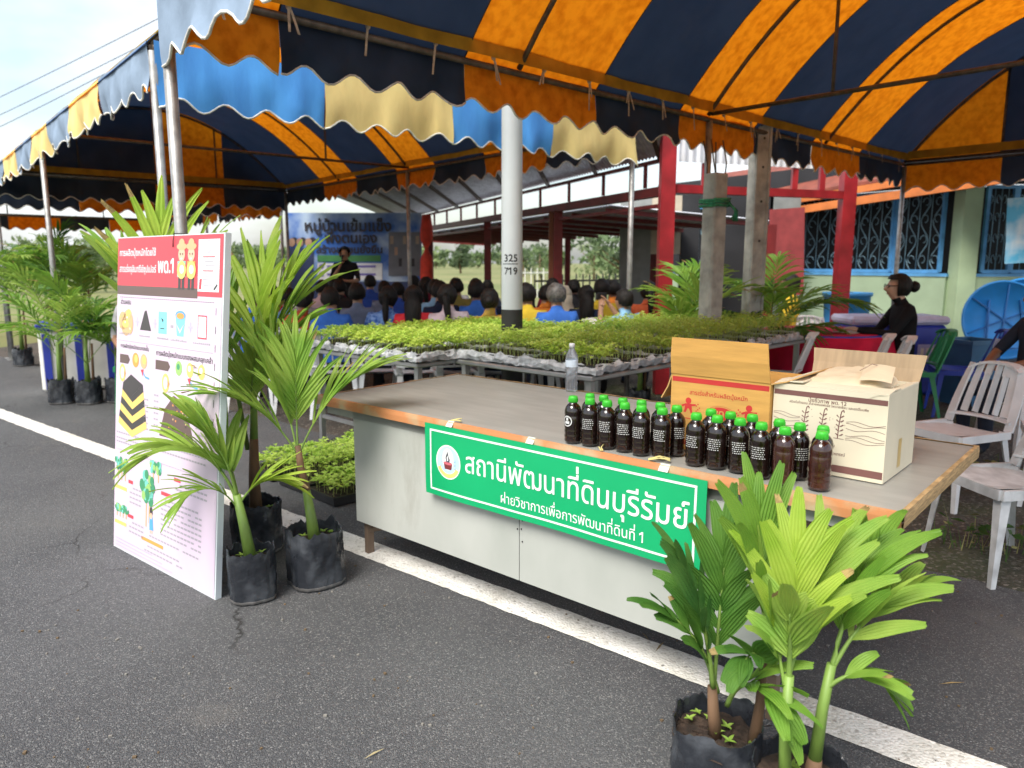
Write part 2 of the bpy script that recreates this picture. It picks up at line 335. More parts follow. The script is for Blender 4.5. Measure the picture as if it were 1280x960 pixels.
# pebbles, leaf litter and weeds on the ground
mb = MB(); rs = random.Random(4)
for i in range(700):
    p = P2(rs.uniform(-3.5, 4), rs.uniform(.4, 3.6)); r = rs.uniform(.002, .006)
    mb.box((p.x, p.y, r * .5), (r * rs.uniform(1, 2), r * 1.4, r), rs.randrange(2), Matrix.Translation(p) @ Matrix.Rotation(rs.uniform(0, 3), 4, 'Z') @ Matrix.Translation(-p))
mb.build('road_grit', [mat('grit_pale', (.2, .19, .17), .9), mat('grit_brown', (.13, .09, .05), .9)], kind='stuff', label='loose grit and crumbs scattered over the asphalt', cat='grit')
mb = MB()
for i in range(46):
    p = P2(rs.uniform(-1.6, 3.2), rs.uniform(1.0, 2.9)); a = rs.uniform(0, 6); l = rs.uniform(.015, .05); q = V((cos(a), sin(a), 0)); n_ = V((-q.y, q.x, 0)) * rs.uniform(.002, .006)
    z = V((0, 0, .006)); mb.add([p - q * l + z, p + n_ + z * 1.6, p + q * l + z, p - n_ + z * 1.3], [(0, 1, 2, 3)], rs.randrange(2))
mb.build('leaf_litter', [mat('dry_leaf', (.24, .17, .07), .9), mat('dry_straw', (.42, .36, .2), .9)], kind='stuff', label='dry leaf scraps and straw lying on the asphalt', cat='litter')
mb = MB()
for i in range(520):
    c = rs.choice([P2(.2, 4.0), P2(.9, 4.1), P2(-.4, 4.2), P2(1.5, 4.1), P2(.7, 4.9), P2(-.5, 5.6), P2(.2, 6.2), P2(1.2, 5.6)]); p = V((c.x + rs.gauss(0, .14), c.y + rs.gauss(0, .14), -.004)); a = rs.uniform(0, 6.3); h = rs.uniform(.04, .17); q = V((cos(a), sin(a), 0))
    n_ = V((-q.y, q.x, 0)) * .003; mb.add([p - n_, p + n_, p + q * h * .35 + V((0, 0, h)), ], [(0, 1, 2)], rs.randrange(3) // 2); mb.add([p + q * h * .3 + V((0, 0, h * .8)), p + q * h * .5 + n_ * 4 + V((0, 0, h * .9)), p + q * h * .8 + V((0, 0, h * .8)), p + q * h * .5 - n_ * 4 + V((0, 0, h * .75))], [(0, 1, 2, 3)], rs.randrange(3) // 2)
mb.build('weeds', [mat('weed_green', (.07, .15, .03), .7, trans=.3), mat('weed_dry', (.25, .24, .09), .8)], kind='stuff', label='low green weeds growing along the soil verge behind the chairs', cat='weeds')

# ------------------------------------------------------------------ tents
def offset_sheet(mb, fn, nu, nv, nrm, mi_in, mi_out, th=.004):
    mb.grid(fn, nu, nv, mi_in); mb.grid(lambda a, b: V(fn(a, b)) + V(nrm(a, b)) * th, nu, nv, mi_out)
def make_tent(label, P0, s, L, W, zE, rise, bounds, cols, ends, arches, rail_ties, near_bounds, far_gable, seed, end_hgt=.29):
    rz = atan2(s[1], s[0]); rt = thing('canopy_tent', label, 'tent', (P0[0], P0[1], 0), rz); rn = random.Random(seed)
    inn = {'o': M_orange, 'n': M_navy}; out = {'o': M_cream, 'n': M_blue}; outv = {'o': M_cream_v, 'n': M_blue_v}
    def top(t): x = 1 - 2 * t / W; return zE + .055 + rise * (1 - abs(x) ** 2.1)
    def sag(sv): return -.05 * abs(sin(pi * sv / arches)) + .012 * noise.noise((sv * 3, seed, 0))
    def crease(a, b): return .014 * noise.noise((a * 2.3, b * 2.3, seed * 3.1)) + .010 * noise.noise((a * 7, b * 5, seed)) + .007 * noise.noise((a * 17, b * 1.6, seed + 4))
    for (s0, s1), c in zip(zip(bounds[:-1], bounds[1:]), cols):
        mb = MB()
        def fn(a, b):
            sv = s0 + (s1 - s0) * a; t = -.045 + (W + .09) * b; env = sin(pi * b) ** .5 if 0 < b < 1 else 0
            return (sv, -t, top(t) + (sag(sv) + crease(sv, t)) * env)
        offset_sheet(mb, fn, 16, 32, lambda a, b: (0, -(b - .5) * .9, 1), 0, 1)
        mb.build('canopy_panel', [inn[c], out[c]], rt)
        if s0 > 0: MB().tube([V(fn(0, i / 30)) + V((.006 * noise.noise((i * 1.1, s0, 3)), 0, -.003)) for i in range(31)], .0045, 4).build('seam', M_seam, rt)
    def valance(name, A, B, nrm, c, ph, hgt=.225, outer=None):
        """cloth hanging between local points A and B, scalloped along its hem"""
        mb = MB(); A, B = V(A), V(B); d = B - A; ln = d.length; nrm = V(nrm); per = .27
        def pt(a, b):
            x = ln * a; k = (x + ph) / per; low = -hgt - .034 * cos(2 * pi * k); z = .035 + (low - .035) * b
            o = (.012 + .05 * b * b) * noise.noise((x * 3.1 + ph, b * 1.2, seed)) + .02 * b * noise.noise((x * 9 + ph, b, 7))
            return A + d * a + V((0, 0, z)) + nrm * (.03 + o)
        nu = max(10, int(ln / .03))
        mb.grid(pt, nu, 7, 0); mb.grid(lambda a, b: pt(a, b) + nrm * .004, nu, 7, 1)
        mb.tube([pt(i / nu, 1) + nrm * .002 for i in range(nu + 1)], .0065, 5, 2)
        mb.build(name, [inn[c], outer or outv[c], M_pipe_w], rt)
    for (s0, s1), c in zip(zip(bounds[:-1], bounds[1:]), cols):
        for t, ny in ((0, 1), (W, -1)):
            valance('valance', (s0, -t, zE), (s1, -t, zE), (0, ny, 0), c, s0, outer=M_fade if (c == 'n' and t == 0) else None)
    for e, sv, nx in ((0, 0, -1), (1, L, 1)):
        for (t0, t1), c in zip(zip(near_bounds[:-1], near_bounds[1:]), ends[e]):
            valance('valance', (sv, -t0, zE), (sv, -t1, zE), (nx, 0, 0), c, t0, end_hgt, inn[c] if seed == 3 else M_fade if (e == 0 and c == 'n' and seed == 1) else None)
    if far_gable:
        for (t0, t1), c in zip(zip(near_bounds[:-1], near_bounds[1:]), ends[1]):
            mb = MB()
            def fg(a, b):
                t = t0 + (t1 - t0) * a; return (L - .02 + .02 * noise.noise((t * 2, b * 2, seed)), -t, zE + .02 + (top(t) - zE - .02) * b)
            mb.grid(fg, 8, 6, 0); mb.grid(lambda a, b: V(fg(a, b)) + V((.004, 0, 0)), 8, 6, 1); mb.build('gable_panel', [inn[c], out[c]], rt)
        MB().bar((L - .1, -.03, zE + .09), (L - .1, -W + .03, zE + .09), .004, .09).build('hem_band', M_ochre, rt)
    # frame
    for t in (0, W):
        MB().tube([(0, -t, zE), (L / 2, -t, zE - .015), (L, -t, zE)], .02, 8).build('rail', M_steel_d, rt)
        for sv in (0, L / 2, L):
            mb = MB(); mb.tube([(sv, -t, .006), (sv, -t, zE - .02)], .027, 10); mb.box((sv, -t, .005), (.14, .14, .01)); mb.build('pole', M_steel, rt)
    for sv in (0, L): MB().tube([(sv, 0, zE), (sv, -W, zE)], .018, 8).build('rail', M_steel_d, rt)
    k = int(round(L / arches))
    for i in range(k + 1):
        sv = L * i / k
        MB().tube([(sv + (.02 if i == 0 else -.02), -W * j / 24, top(W * j / 24) - .035) for j in range(25)], .017, 8).build('arch', M_steel_d, rt)
    for sv in (0.02, L / 2, L - .03):
        MB().tube([(sv, -.02, zE + .03), (sv, -W + .02, zE + .03)], .017, 8).build('crossbar', M_steel_d, rt)
        for t in (W * .25, W * .72): MB().tube([(sv, -t, zE + .03), (sv, -t, top(t) - .04)], .014, 6).build('strut', M_steel_d, rt)
    for t in (0, W):
        y = -t + (-.05 if t == 0 else .05)
        MB().grid(lambda a, b: (L * a, y + .008 * noise.noise((a * 22, b, seed)), zE + .035 + .085 * b + .01 * noise.noise((a * 30, 2, seed))), 40, 1).build('hem_band', M_ochre, rt)
    x = .2
    while x < L and rail_ties:
        mb = MB(); y = -.03
        mb.ball((x, y, zE + .05), (.018, .018, .028), 6, 4)
        for q in range(rn.randrange(1, 4)):
            ln = rn.uniform(.07, .2); dx = rn.uniform(-.05, .05); dy = rn.uniform(-.03, .0); wd = .007
            P = [V((x + dx * f, y + dy * f, zE + .05 - ln * f + .01 * sin(f * 3))) for f in (0, .35, .7, 1)]
            mb.add([p + V((sx * wd, 0, 0)) for p in P for sx in (-1, 1)], [(2 * i, 2 * i + 1, 2 * i + 3, 2 * i + 2) for i in range(3)])
        mb.build('tie', M_rag, rt); x += rail_ties * rn.uniform(.8, 1.2)
    return rt
make_tent('orange and navy striped arched canopy over the green signed desk, nearest of the tents', (-1.485, 3.406), (.73, .683), 8.45, 4.0, 2.56, 1.17,
          [0, .53, 1.68, 2.85, 3.85, 4.98, 6.1, 7.2, 8.45], 'onononon', ('nono', 'onon'), 2.1125, .42, [0, 1, 2, 3, 4.0], True, 1)
make_tent('striped tent with bright blue and cream front valance sheltering the seated audience', (-2.129, 4.666), (-.644, .765), 8.05, 4.3, 2.66, 1.1,
          [0, 1.25, 2.35, 3.4, 4.35, 5.5, 6.6, 8.05], 'nononon', ('nono', 'nnon'), 2.0125, .62, [0, 1.08, 2.15, 3.22, 4.3], True, 2, .31)
PC = V((-2.129, 4.666, 0)) + V((-.644, .765, 0)) * 8.3
make_tent('striped tent standing furthest left, partly behind the tent over the audience', (PC.x, PC.y), (-.644, .765), 8.05, 4.3, 2.5, 1.1,
          [0, 1.2, 2.3, 3.35, 4.3, 5.5, 6.6, 8.05], 'nononon', ('nono', 'nono'), 2.0125, 0, [0, 1.08, 2.15, 3.22, 4.3], False, 3)

# ------------------------------------------------------------------ poles and wires
t = thing('lamp_post', 'pale grey metal lamp post with black painted foot and stencilled number', 'lamp post', (0, 5.6, 0))
MB().lathe([(.083, .0), (.08, 1.06)], 24).build('painted_foot', M_black, t)
MB().lathe([(.0795, 1.06), (.073, 3.3), (.06, 6.2)], 28).build('shaft', M_polew, t)
M_ink = mat('black_stencil_ink', (.02, .02, .022), .7)
def wrap_text(txt, z, parent, hgt):
    mb = text_mb(txt, -.05, .05, 0, hs=1, bold=.02); h = [p[1] for p in mb.v]; k = hgt / (max(h) - min(h)); r = .0795
    mb.v = [(r * sin(p[0] / r - .12), -r * cos(p[0] / r - .12), z + p[1] * k) for p in mb.v]; mb.build('lettering', M_ink, parent)
wrap_text('325', 1.412, t, .055); wrap_text('719', 1.318, t, .055)
mb = MB(); mb.grid(lambda a, b: (.0792 * sin(-1.0 + 1.6 * a), -.0792 * cos(-1.0 + 1.6 * a), 1.392 + .006 * b), 12, 1); mb.build('stencil_line', M_ink, t)
t = thing('concrete_stub', 'short square concrete post topped with bare rods and tied with green rope', 'concrete post', (1.66, 6.25, 0), .5)
mb = MB(); mb.box((0, 0, 1.06), (.145, .145, 2.12), bev=.012); mb.build('post', M_conc, t)
for x, y in ((-.05, -.05), (.05, -.05), (.05, .05), (-.05, .05)): MB().tube([(x, y, 2.1), (x + R(-.03, .03), y, 2.2), (x + R(-.06, .06), y + .03, 2.38)], .006, 5).build('rod', M_steel_d, t)
mb = MB()
for k in range(3):
    z = 1.86 + k * .025
    mb.tube([(sx, sy, z + R(-.01, .01)) for sx, sy in ((-.083, -.083), (.083, -.083), (.083, .083), (-.083, .083), (-.083, -.083))], .012, 6)
for k in range(4): mb.tube([(.07, -.09, 1.88), (.1 + R(-.03, .03), -.13, 1.82), (.09 + R(-.05, .05), -.12, 1.74 + R(-.04, .04))], .01, 5)
tag(mb.build('green_rope', mat('green_rope', (.03, .20, .10), .8, var=.4, vscale=30), t))
t = thing('utility_pole', 'tall weathered concrete power pole with bolt holes behind the palm', 'utility pole', (2.23, 6.95, 0), .35)
mb = MB(); mb.box((0, 0, 4), (.155, .12, 8), bev=.01); mb.box((.065, -.064, 4), (.024, .012, 8)); mb.box((-.065, -.064, 4), (.024, .012, 8)); mb.build('post', M_conc, t)
mb = MB()
for z in (1.6, 1.95, 2.25, 2.5): mb.tube([(0, -.0615, z), (0, -.05, z)], .012, 8)
mb.build('bolt_hole', M_black, t)
def wire(label, a, b, sagm):
    a, b = V(a), V(b); o = thing('power_line', label, 'cable', a); mb = MB()
    mb.tube([(b - a) * (i / 24) - V((0, 0, sagm * 4 * (i / 24) * (1 - i / 24))) for i in range(25)], .011, 5); mb.build('cable', M_steel_d, o); return o
wire('uppermost thin black power line slanting across the sky', D(-300, 250, 38), D(330, -45, 17), .3)
wire('middle thin black power line slanting across the sky', D(-300, 268, 38), D(330, -22, 17), .35)
wire('lowest thin black power line dipping across the sky', D(-300, 276, 38), D(330, -16, 17), .55)
# ------------------------------------------------------------------ the desk with its green sign
M_lam = mat('worn_laminate', (.31, .31, .285), .36, var=.09, vscale=4, bump=.06, bscale=40, stretch=(1, 5, 1), spec=.5)
M_edge = mat('peeling_orange_edging', (.55, .23, .09), .6, var=.2, vscale=6, col2=(.48, .37, .22), edges=(.42, .58))
M_ply = mat('bare_plywood_edge', (.42, .28, .13), .8, var=.3, vscale=12, stretch=(2, 2, 20))
M_panel = mat('grey_painted_board', (.37, .39, .355), .5, vscale=3.2, bump=.12, bscale=9, spec=.4, col2=(.45, .465, .43), stretch=(1, 1, .5), grime=(2.5, (1, 1, .3), (.27, .26, .22), .58, .82))
M_wood = mat('old_wood', (.16, .11, .075), .85, var=.4, vscale=9, bump=.4, bscale=40, stretch=(1, 1, .15))
DA, DRZ = (-.959, 3.598, 0), atan2(-.664, .748)
dM = Matrix.Translation(DA) @ Matrix.Rotation(DRZ, 4, 'Z')
desk = thing('desk', 'long grey desk with worn dark top, orange edging and green sign on front', 'desk', DA, DRZ)
mb = MB(); mb.box((1.318, .485, .739), (2.62, .95, .036), bev=.003); mb.build('tabletop', M_lam, desk)
def edgestrip(a, b, m, seed):
    mb = MB(); a, b = V(a), V(b); n = int((b - a).length / .03); d = (b - a); nn = V((d.y, -d.x, 0)).normalized(); up = V((0, 0, 1))
    for i in range(n):
        p, q = a + d * (i / n), a + d * ((i + 1) / n)
    def f(u, v):
        k = .0025 * noise.noise((u * n * .4, seed, 0)); prof = [(-.004, .0225), (.009 + k, .022 + k), (.011 + k, .004), (.010 + k, -.021 + k), (-.004, -.022)]
        o = prof[round(v * 4)]; return a + d * u + nn * o[0] + up * o[1]
    mb.grid(f, n, 4, 0, False); return mb.build('edge_band', m, desk)
edgestrip((0, .008, .738), (2.635, .008, .738), M_edge, 1); edgestrip((2.63, 0, .738), (2.63, .97, .738), M_ply, 2)
edgestrip((.006, .97, .738), (.006, 0, .738), M_edge, 3); edgestrip((2.635, .963, .738), (0, .963, .738), M_ply, 4)
for x0, x1 in ((.25, 1.292), (1.296, 2.33)):
    mb = MB(); mb.box(((x0 + x1) / 2, .036, .445), (x1 - x0, .012, .55)); mb.build('front_panel', M_panel, desk)
mb = MB(); mb.box((1.318, .04, .697), (2.55, .02, .046)); mb.box((2.58, .485, .697), (.02, .87, .046)); mb.box((.055, .485, .697), (.02, .87, .046)); mb.build('apron', M_panel, desk)
for x in (.27,):
    mb = MB(); mb.box((x + .012, .43, .445), (.015, .76, .55)); mb.build('side_panel', M_panel, desk)
for x, y in ((.285, .075), (2.30, .075), (.285, .86), (2.30, .86)):
    mb = MB(); mb.bar((x, y, 0), (x, y, .7), .035, .028); mb.build('leg', M_wood, desk)
mb = MB(); mb.bar((.285, .06, .12), (.5, .5, .14), .02, .02); mb.build('brace', M_wood, desk)
mb = MB()
for x, y in ((1.285, .0295), (1.305, .0295), (1.31, .0295), (1.31, .0295)): mb.ball((x, y - .0005, R(.3, .42)), .0035, 6, 4)
mb.build('screw', M_black, desk)
# wood splinters and dust on the edge
M_sign = mat('green_vinyl', (.006, .37, .135), .38, var=.05, vscale=3, spec=.5)
M_wprint = mat('white_print', (.80, .82, .80), .5, var=.03)
sg = thing('banner_sign', 'green vinyl sign with white lettering and round emblem taped to the desk front', 'sign', DA, DRZ)
mb = MB()
def sgf(u, v): x = .802 + 1.29 * u; z = .741 - .303 * v; return (x, -.010 - .004 * sin(u * 9) * v - .008 * v * (1 - v) + .0045 * noise.noise((u * 9, v * 1.5, 3)) * v, z)
mb.grid(sgf, 40, 6); mb.grid(lambda u, v: V(sgf(1 - u, v)) + V((0, .002, 0)), 40, 6); mb.build('sheet', M_sign, sg)
def sgm(x, z, o=.0012): # point on the sheet, proud of it
    u = (x - .802) / 1.29; v = (.741 - z) / .303; p = sgf(u, v); return V((x, p[1] - o, z))
def onsheet(mb, name, m, par, sub=0, o=.0012):
    mb.v = [tuple(sgm(p[0], p[1], o + p[2])) for p in mb.v]; return mb.build(name, m, par)
mb = MB()
for (x0, z0, x1, z1) in ((.834, .712, 2.060, .720), (.834, .461, 2.060, .469), (.834, .469, .842, .712), (2.052, .469, 2.060, .712)):
    n = 30 if x1 - x0 > .1 else 1; mb.grid(lambda a, b: (x0 + (x1 - x0) * a, z0 + (z1 - z0) * b, 0), n, 4 if n == 1 else 1)
onsheet(mb, 'border_line', M_wprint, sg)
onsheet(text_mb('สถานีพัฒนาที่ดินบุรีรัมย์', 1.045, 2.036, .572, bold=.007, hs=1.12), 'lettering', M_wprint, sg)
onsheet(text_mb('ฝ่ายวิชาการเพื่อการพัฒนาที่ดินที่ 1', 1.236, 1.874, .487, bold=.004, hs=1.12), 'lettering', M_wprint, sg)
def disc2(mb, cx, cy, rx, ry, mi=0, off=0, n=28, a0=0, a1=2 * pi, r0=0):
    if r0: return mb.add([(cx + rx * k * cos(a0 + (a1 - a0) * i / n), cy + ry * k * sin(a0 + (a1 - a0) * i / n), off) for i in range(n + 1) for k in (r0, 1)], [(2 * i, 2 * i + 1, 2 * i + 3, 2 * i + 2) for i in range(n)], mi)
    return mb.add([(cx + rx * cos(a0 + (a1 - a0) * i / n), cy + ry * sin(a0 + (a1 - a0) * i / n), off) for i in range(n)], [list(range(n))], mi)
def P(mb, pts, mi=0, off=0): return mb.add([(x, y, off) for x, y in pts], [list(range(len(pts)))], mi)
cx, cz = .945, .594; mb = MB()
disc2(mb, cx, cz, .072, .072, 0); disc2(mb, cx, cz, .066, .066, 1, .0004); disc2(mb, cx, cz - .005, .066, .061, 5, .0006, 20, pi * 1.12, pi * 1.88, .72)
disc2(mb, cx, cz + .012, .032, .046, 0, .0007); P(mb, [(cx - .026, cz - .004), (cx - .019, cz - .03), (cx + .019, cz - .03), (cx + .026, cz - .004)], 2, .0010); disc2(mb, cx, cz - .004, .026, .007, 3, .0012, 16)
P(mb, [(cx - .01, cz + .0), (cx - .014, cz + .02), (cx - .002, cz + .046), (cx + .004, cz + .026), (cx + .012, cz + .012), (cx + .008, cz)], 4, .0013)
P(mb, [(cx - .004, cz + .004), (cx - .006, cz + .02), (cx + .001, cz + .03), (cx + .003, cz + .008)], 0, .0016)
for i in range(9): P(mb, [(cx - .045 + .003 * i % .012, cz - .02 + i * .006), (cx - .04, cz - .022 + i * .006), (cx - .041, cz - .018 + i * .006)], 3, .0012); P(mb, [(cx + .038 + .004 * (i % 3), cz - .025 + i * .005), (cx + .044, cz - .024 + i * .005), (cx + .041, cz - .02 + i * .005)], 4, .0012)
onsheet(mb, 'emblem', [M_wprint, mat('emblem_blue', (.42, .62, .82), .5), mat('emblem_maroon', (.16, .03, .03), .5), mat('emblem_red', (.5, .12, .15), .5), mat('emblem_dark', (.05, .05, .07), .5), mat('emblem_gold', (.75, .55, .18), .5)], sg)
M_tape = mat('clear_tape', (.65, .72, .6), .25, var=.1, spec=.6)
for x in (.93, 1.36, 1.92): 
    mb = MB(); mb.grid(lambda a, b: (x + .035 * a, .012 - .022 * b - .003, .7635 - (.0 if b < .5 else .03 * (b - .3))), 1, 4); mb.build('tape', M_tape, sg)
M_straw = mat('yellow_straw', (.62, .55, .22), .8, var=.2)
def onDesk(p): return dM @ V(p)
def strand(lbl, x, y, rz, n, ln):
    t = thing('straw_twist', lbl, 'straw', onDesk((x, y, .7605)), DRZ + rz); mb = MB()
    for i in range(n): mb.tube([(0, i * .004, .004), (ln * .5, i * .005 + R(-.008, .008), .008 + R(0, .006)), (ln, R(-.012, .012), .004 + R(0, .015))], .0022, 5)
    mb.build('strand', M_straw, t)
strand('pale yellow straw twist on the desk edge above the sign emblem', .94, .004, .3, 4, .05)
strand('pale yellow straw twist on the desk edge in front of the leftmost bottle cluster', 1.87, .01, .5, 5, .07)
strand('tiny beige scrap on the desk edge above the middle of the sign', 1.69, .012, 2.5, 3, .03)

# ------------------------------------------------------------------ bottles
M_liq = mat('dark_brown_liquid_bottle', (.012, .006, .005), .09, var=.3, vscale=10, spec=.6, coat=.5)
M_liq2 = mat('reddish_brown_liquid_bottle', (.045, .014, .010), .10, var=.3, vscale=10, spec=.6, coat=.5)
M_cap = mat('green_bottle_cap', (.05, .50, .035), .4, var=.05)
M_lab = mat('white_bottle_print', (.62, .64, .63), .5, var=.1)
prof = [(.0, .001), (.024, .001), (.029, .005), (.0305, .012), (.0290, .017), (.0305, .022), (.0305, .029), (.0290, .034), (.0305, .040), (.0305, .047), (.0293, .052), (.0305, .058), (.0305, .098), (.0295, .101), (.0310, .106), (.0305, .118), (.027, .130), (.020, .139), (.0145, .144), (.0135, .147), (.0135, .152)]
body_m = {k: MB().lathe(prof, 22).mesh('body', m) for k, m in ((0, M_liq), (1, M_liq2))}
mb = MB(); mb.lathe([(.0, .170), (.0135, .170), (.0155, .168), (.0165, .163), (.0165, .148), (.013, .148)], 26)
for i in range(26): a = 2 * pi * i / 26; mb.bar((.0165 * cos(a), .0165 * sin(a), .149), (.0165 * cos(a), .0165 * sin(a), .162), .0016, .0016)
cap_m = mb.mesh('cap', M_cap)
def label_mesh(kind):
    mb = MB(); rn = random.Random(kind); r = .0311
    def strip(a0, a1, z0, z1, off=0): mb.grid(lambda a, b: ((r + off) * sin(a0 + (a1 - a0) * a), -(r + off) * cos(a0 + (a1 - a0) * a), z0 + (z1 - z0) * b), 4, 1)
    if kind == 0:
        for k in range(24):
            t0, t1 = 2 * pi * k / 24, 2 * pi * (k + 1) / 24
            f = lambda t, q: (r * sin(-.2 + q * .0195 / .031 * cos(t)), -r * cos(-.2 + q * .0195 / .031 * cos(t)), .082 + q * .0195 * sin(t))
            mb.add([f(t0, .8), f(t1, .8), f(t1, 1), f(t0, 1)], [(0, 1, 2, 3)])
        strip(-.5, .1, .072, .082); strip(-.35, -.05, .084, .095)
    else:
        z = .096
        while z > .06:
            x = -.75 + rn.random() * .15
            while x < .62:
                l = rn.uniform(.05, .2); strip(x, min(x + l, .75), z, z + .0024); x += l + rn.uniform(.05, .12)
            z -= .0066
    return mb.mesh('label_print', M_lab)
labs = [label_mesh(k) for k in range(4)]
def bottle(lbl, x, y, lab, liq=0, rz=0, ly=0):
    t = thing('bottle', lbl, 'bottle', onDesk((x + R(-.003, .003), y + R(-.004, .004), .7605)), DRZ + rz + R(-.15, .15), 'dark liquid bottles with green caps lined up on the desk')
    link('body', body_m[liq], t); link('cap', cap_m, t)
    if lab is not None: link('label_print', labs[lab], t)
ORD = ['first', 'second', 'third', 'fourth', 'fifth', 'sixth']
for i, (x, y) in enumerate([(1.529, .060), (1.597, .066), (1.668, .069), (1.737, .070), (1.804, .071), (1.881, .072)]):
    bottle(('green capped dark bottle with round white emblem at the left end of the front row' if i == 0 else 'green capped dark bottle, %s from the left in the front row of the left cluster' % ORD[i]), x, y, 0 if i == 0 else 1 + i % 3, 0, R(-.1, .1) + .25)
for i, (x, y) in enumerate([(1.540, .136), (1.602, .142), (1.682, .140), (1.752, .148), (1.830, .146), (1.893, .140)]):
    bottle('green capped dark bottle, %s from the left in the back row of the left cluster' % ORD[i], x, y, 1 + i % 3, 0, R(.6, 1))
for i, (x, y) in enumerate([(2.003, .074), (2.073, .082), (2.144, .084), (2.219, .075), (2.298, .055), (2.397, .068)]):
    bottle(('clear bodied bottle of reddish brown liquid, rightmost in front of the white carton' if i == 5 else 'unprinted dark bottle with green cap beside the rightmost reddish bottle' if i == 4 else 'green capped printed bottle, %s from the left in the front row of the right cluster' % ORD[i]), x, y, None if i > 3 else 1 + i % 3, 1 if i > 3 else 0, R(-.1, .1) + .15)
for i, (x, y) in enumerate([(2.008, .158), (2.078, .162), (2.146, .162), (2.238, .150), (2.310, .135), (2.372, .140)]):
    bottle('green capped dark bottle, %s from the left in the back row of the right cluster' % ORD[i], x, y, 1 + i % 3, 0, R(.6, 1))
M_pet = mat('clear_water_plastic', (.78, .84, .90), .12, var=.06, vscale=20, spec=.6, trans=.15, tcol=(.85, .9, .95))
_p = M_pet.node_tree.nodes['Principled BSDF']; _p.inputs['Transmission Weight'].default_value = .9; _p.inputs['IOR'].default_value = 1.15
t = thing('water_bottle', 'clear plastic water bottle standing at the far edge of the desk', 'bottle', onDesk((.86, .93, .7605)), DRZ)
MB().lathe([(0, 0), (.028, 0), (.031, .008), (.029, .03), (.031, .04), (.029, .06), (.031, .075), (.0295, .1), (.0315, .12), (.0315, .165), (.028, .185), (.016, .21), (.0125, .218), (.0125, .226)], 20).build('body', M_pet, t)
MB().lathe([(.0, .242), (.0135, .242), (.0145, .238), (.0145, .222), (.0125, .222)], 18).build('cap', mat('white_cap', (.8, .82, .84), .4), t)
MB().lathe([(.0318, .125), (.0318, .16)], 20).build('paper_label', mat('pale_blue_label', (.62, .72, .82), .4), t)
t = thing('cap_hat', 'black rounded bundle lying behind the left bottles beside the orange carton', 'hat', onDesk((1.79, .30, .7605)), DRZ)
MB().ball((0, 0, .05), (.07, .06, .052), 14, 8, 0, None, .12).build('crown', M_black, t); MB().ball((-.07, -.03, .012), (.06, .06, .01), 12, 6).build('brim', M_black, t)

# ------------------------------------------------------------------ cartons
M_card_o = mat('orange_cardboard', (.62, .34, .085), .75, var=.09, vscale=6, bump=.08, bscale=30, stretch=(1, 1, 8))
M_card_oi = mat('orange_cardboard_inside', (.60, .36, .13), .8, var=.1, vscale=6)
M_card_w = mat('cream_cardboard', (.72, .66, .50), .75, var=.06, vscale=5, bump=.06, bscale=30)
M_card_b = mat('brown_cardboard_inside', (.45, .33, .20), .8, var=.1, vscale=8, bump=.1, bscale=40, stretch=(8, 1, 1))
M_pr_red = mat('red_carton_print', (.55, .035, .03), .7, var=.1); M_pr_br = mat('brown_carton_print', (.19, .085, .075), .7, var=.12)
def carton(lbl, x0, y0, wd, dp, ht, mo, mi, cat='box'):
    t = thing('cardboard_box', lbl, cat, onDesk((x0, y0, .7605)), DRZ); mb = MB(); th = .004
    mb.box((wd / 2, th / 2, ht / 2), (wd, th, ht)); mb.box((wd / 2, dp - th / 2, ht / 2), (wd, th, ht))
    mb.box((th / 2, dp / 2, ht / 2), (th, dp - 2 * th - .001, ht)); mb.box((wd - th / 2, dp / 2, ht / 2), (th, dp - 2 * th - .001, ht)); mb.box((wd / 2, dp / 2, th / 2 + .0005), (wd - .01, dp - .01, th)); mb.build('carton', mo, t); return t
def flap(par, a, b, out, m, th=.004, taper=.0, name='flap'):
    a, b, out = V(a), V(b), V(out); n = (b - a).cross(out).normalized() * th; d = (b - a) * taper
    mid = out * .5 + n * 1.2; mb = MB(); q = [a, b, b - d * .4 + mid, a + d * .4 + mid, b - d + out, a + d + out]
    mb.add(q + [p + n for p in q], [(0, 1, 2, 3), (3, 2, 4, 5), (7, 6, 9, 8), (9, 11, 10, 8)[::1], (0, 6, 7, 1), (5, 4, 10, 11), (1, 7, 8, 2), (2, 8, 10, 4), (0, 3, 9, 6), (3, 5, 11, 9)]); return mb.build(name, m, par)
b1 = carton('orange cardboard carton with red stripe and raised front flap on the desk', 1.826, .222, .352, .27, .264, M_card_o, M_card_oi)
flap(b1, (0, .0, .265), (.352, 0, .265), (-.002, -.012, .125), M_card_o, taper=.02); flap(b1, (.352, .0, .264), (.352, .27, .264), (.085, .03, .03), M_card_oi); flap(b1, (0, .27, .264), (0, 0, .264), (-.04, 0, -.09), M_card_oi); flap(b1, (.352, .27, .264), (0, .27, .264), (0, .11, -.03), M_card_oi)
def face(par, mb, name, m, z0=.0, x0=0): # XY -> carton's front face
    mb.v = [(p[0] + x0, -.0006 - p[2], p[1] + z0) for p in mb.v]; return mb.build(name, m, par)
mb = MB(); P(mb, [(.004, .238), (.348, .238), (.348, .255), (.004, .255)]); P(mb, [(.004, .112), (.10, .112), (.10, .115), (.004, .115)])
disc2(mb, .188, .145, .045, .021, 0, 0, 28); P(mb, [(.004, .02), (.348, .02), (.348, .035), (.004, .035)])
disc2(mb, .188, .145, .049, .025, 0, 0, 28, 0, 2 * pi, .97)
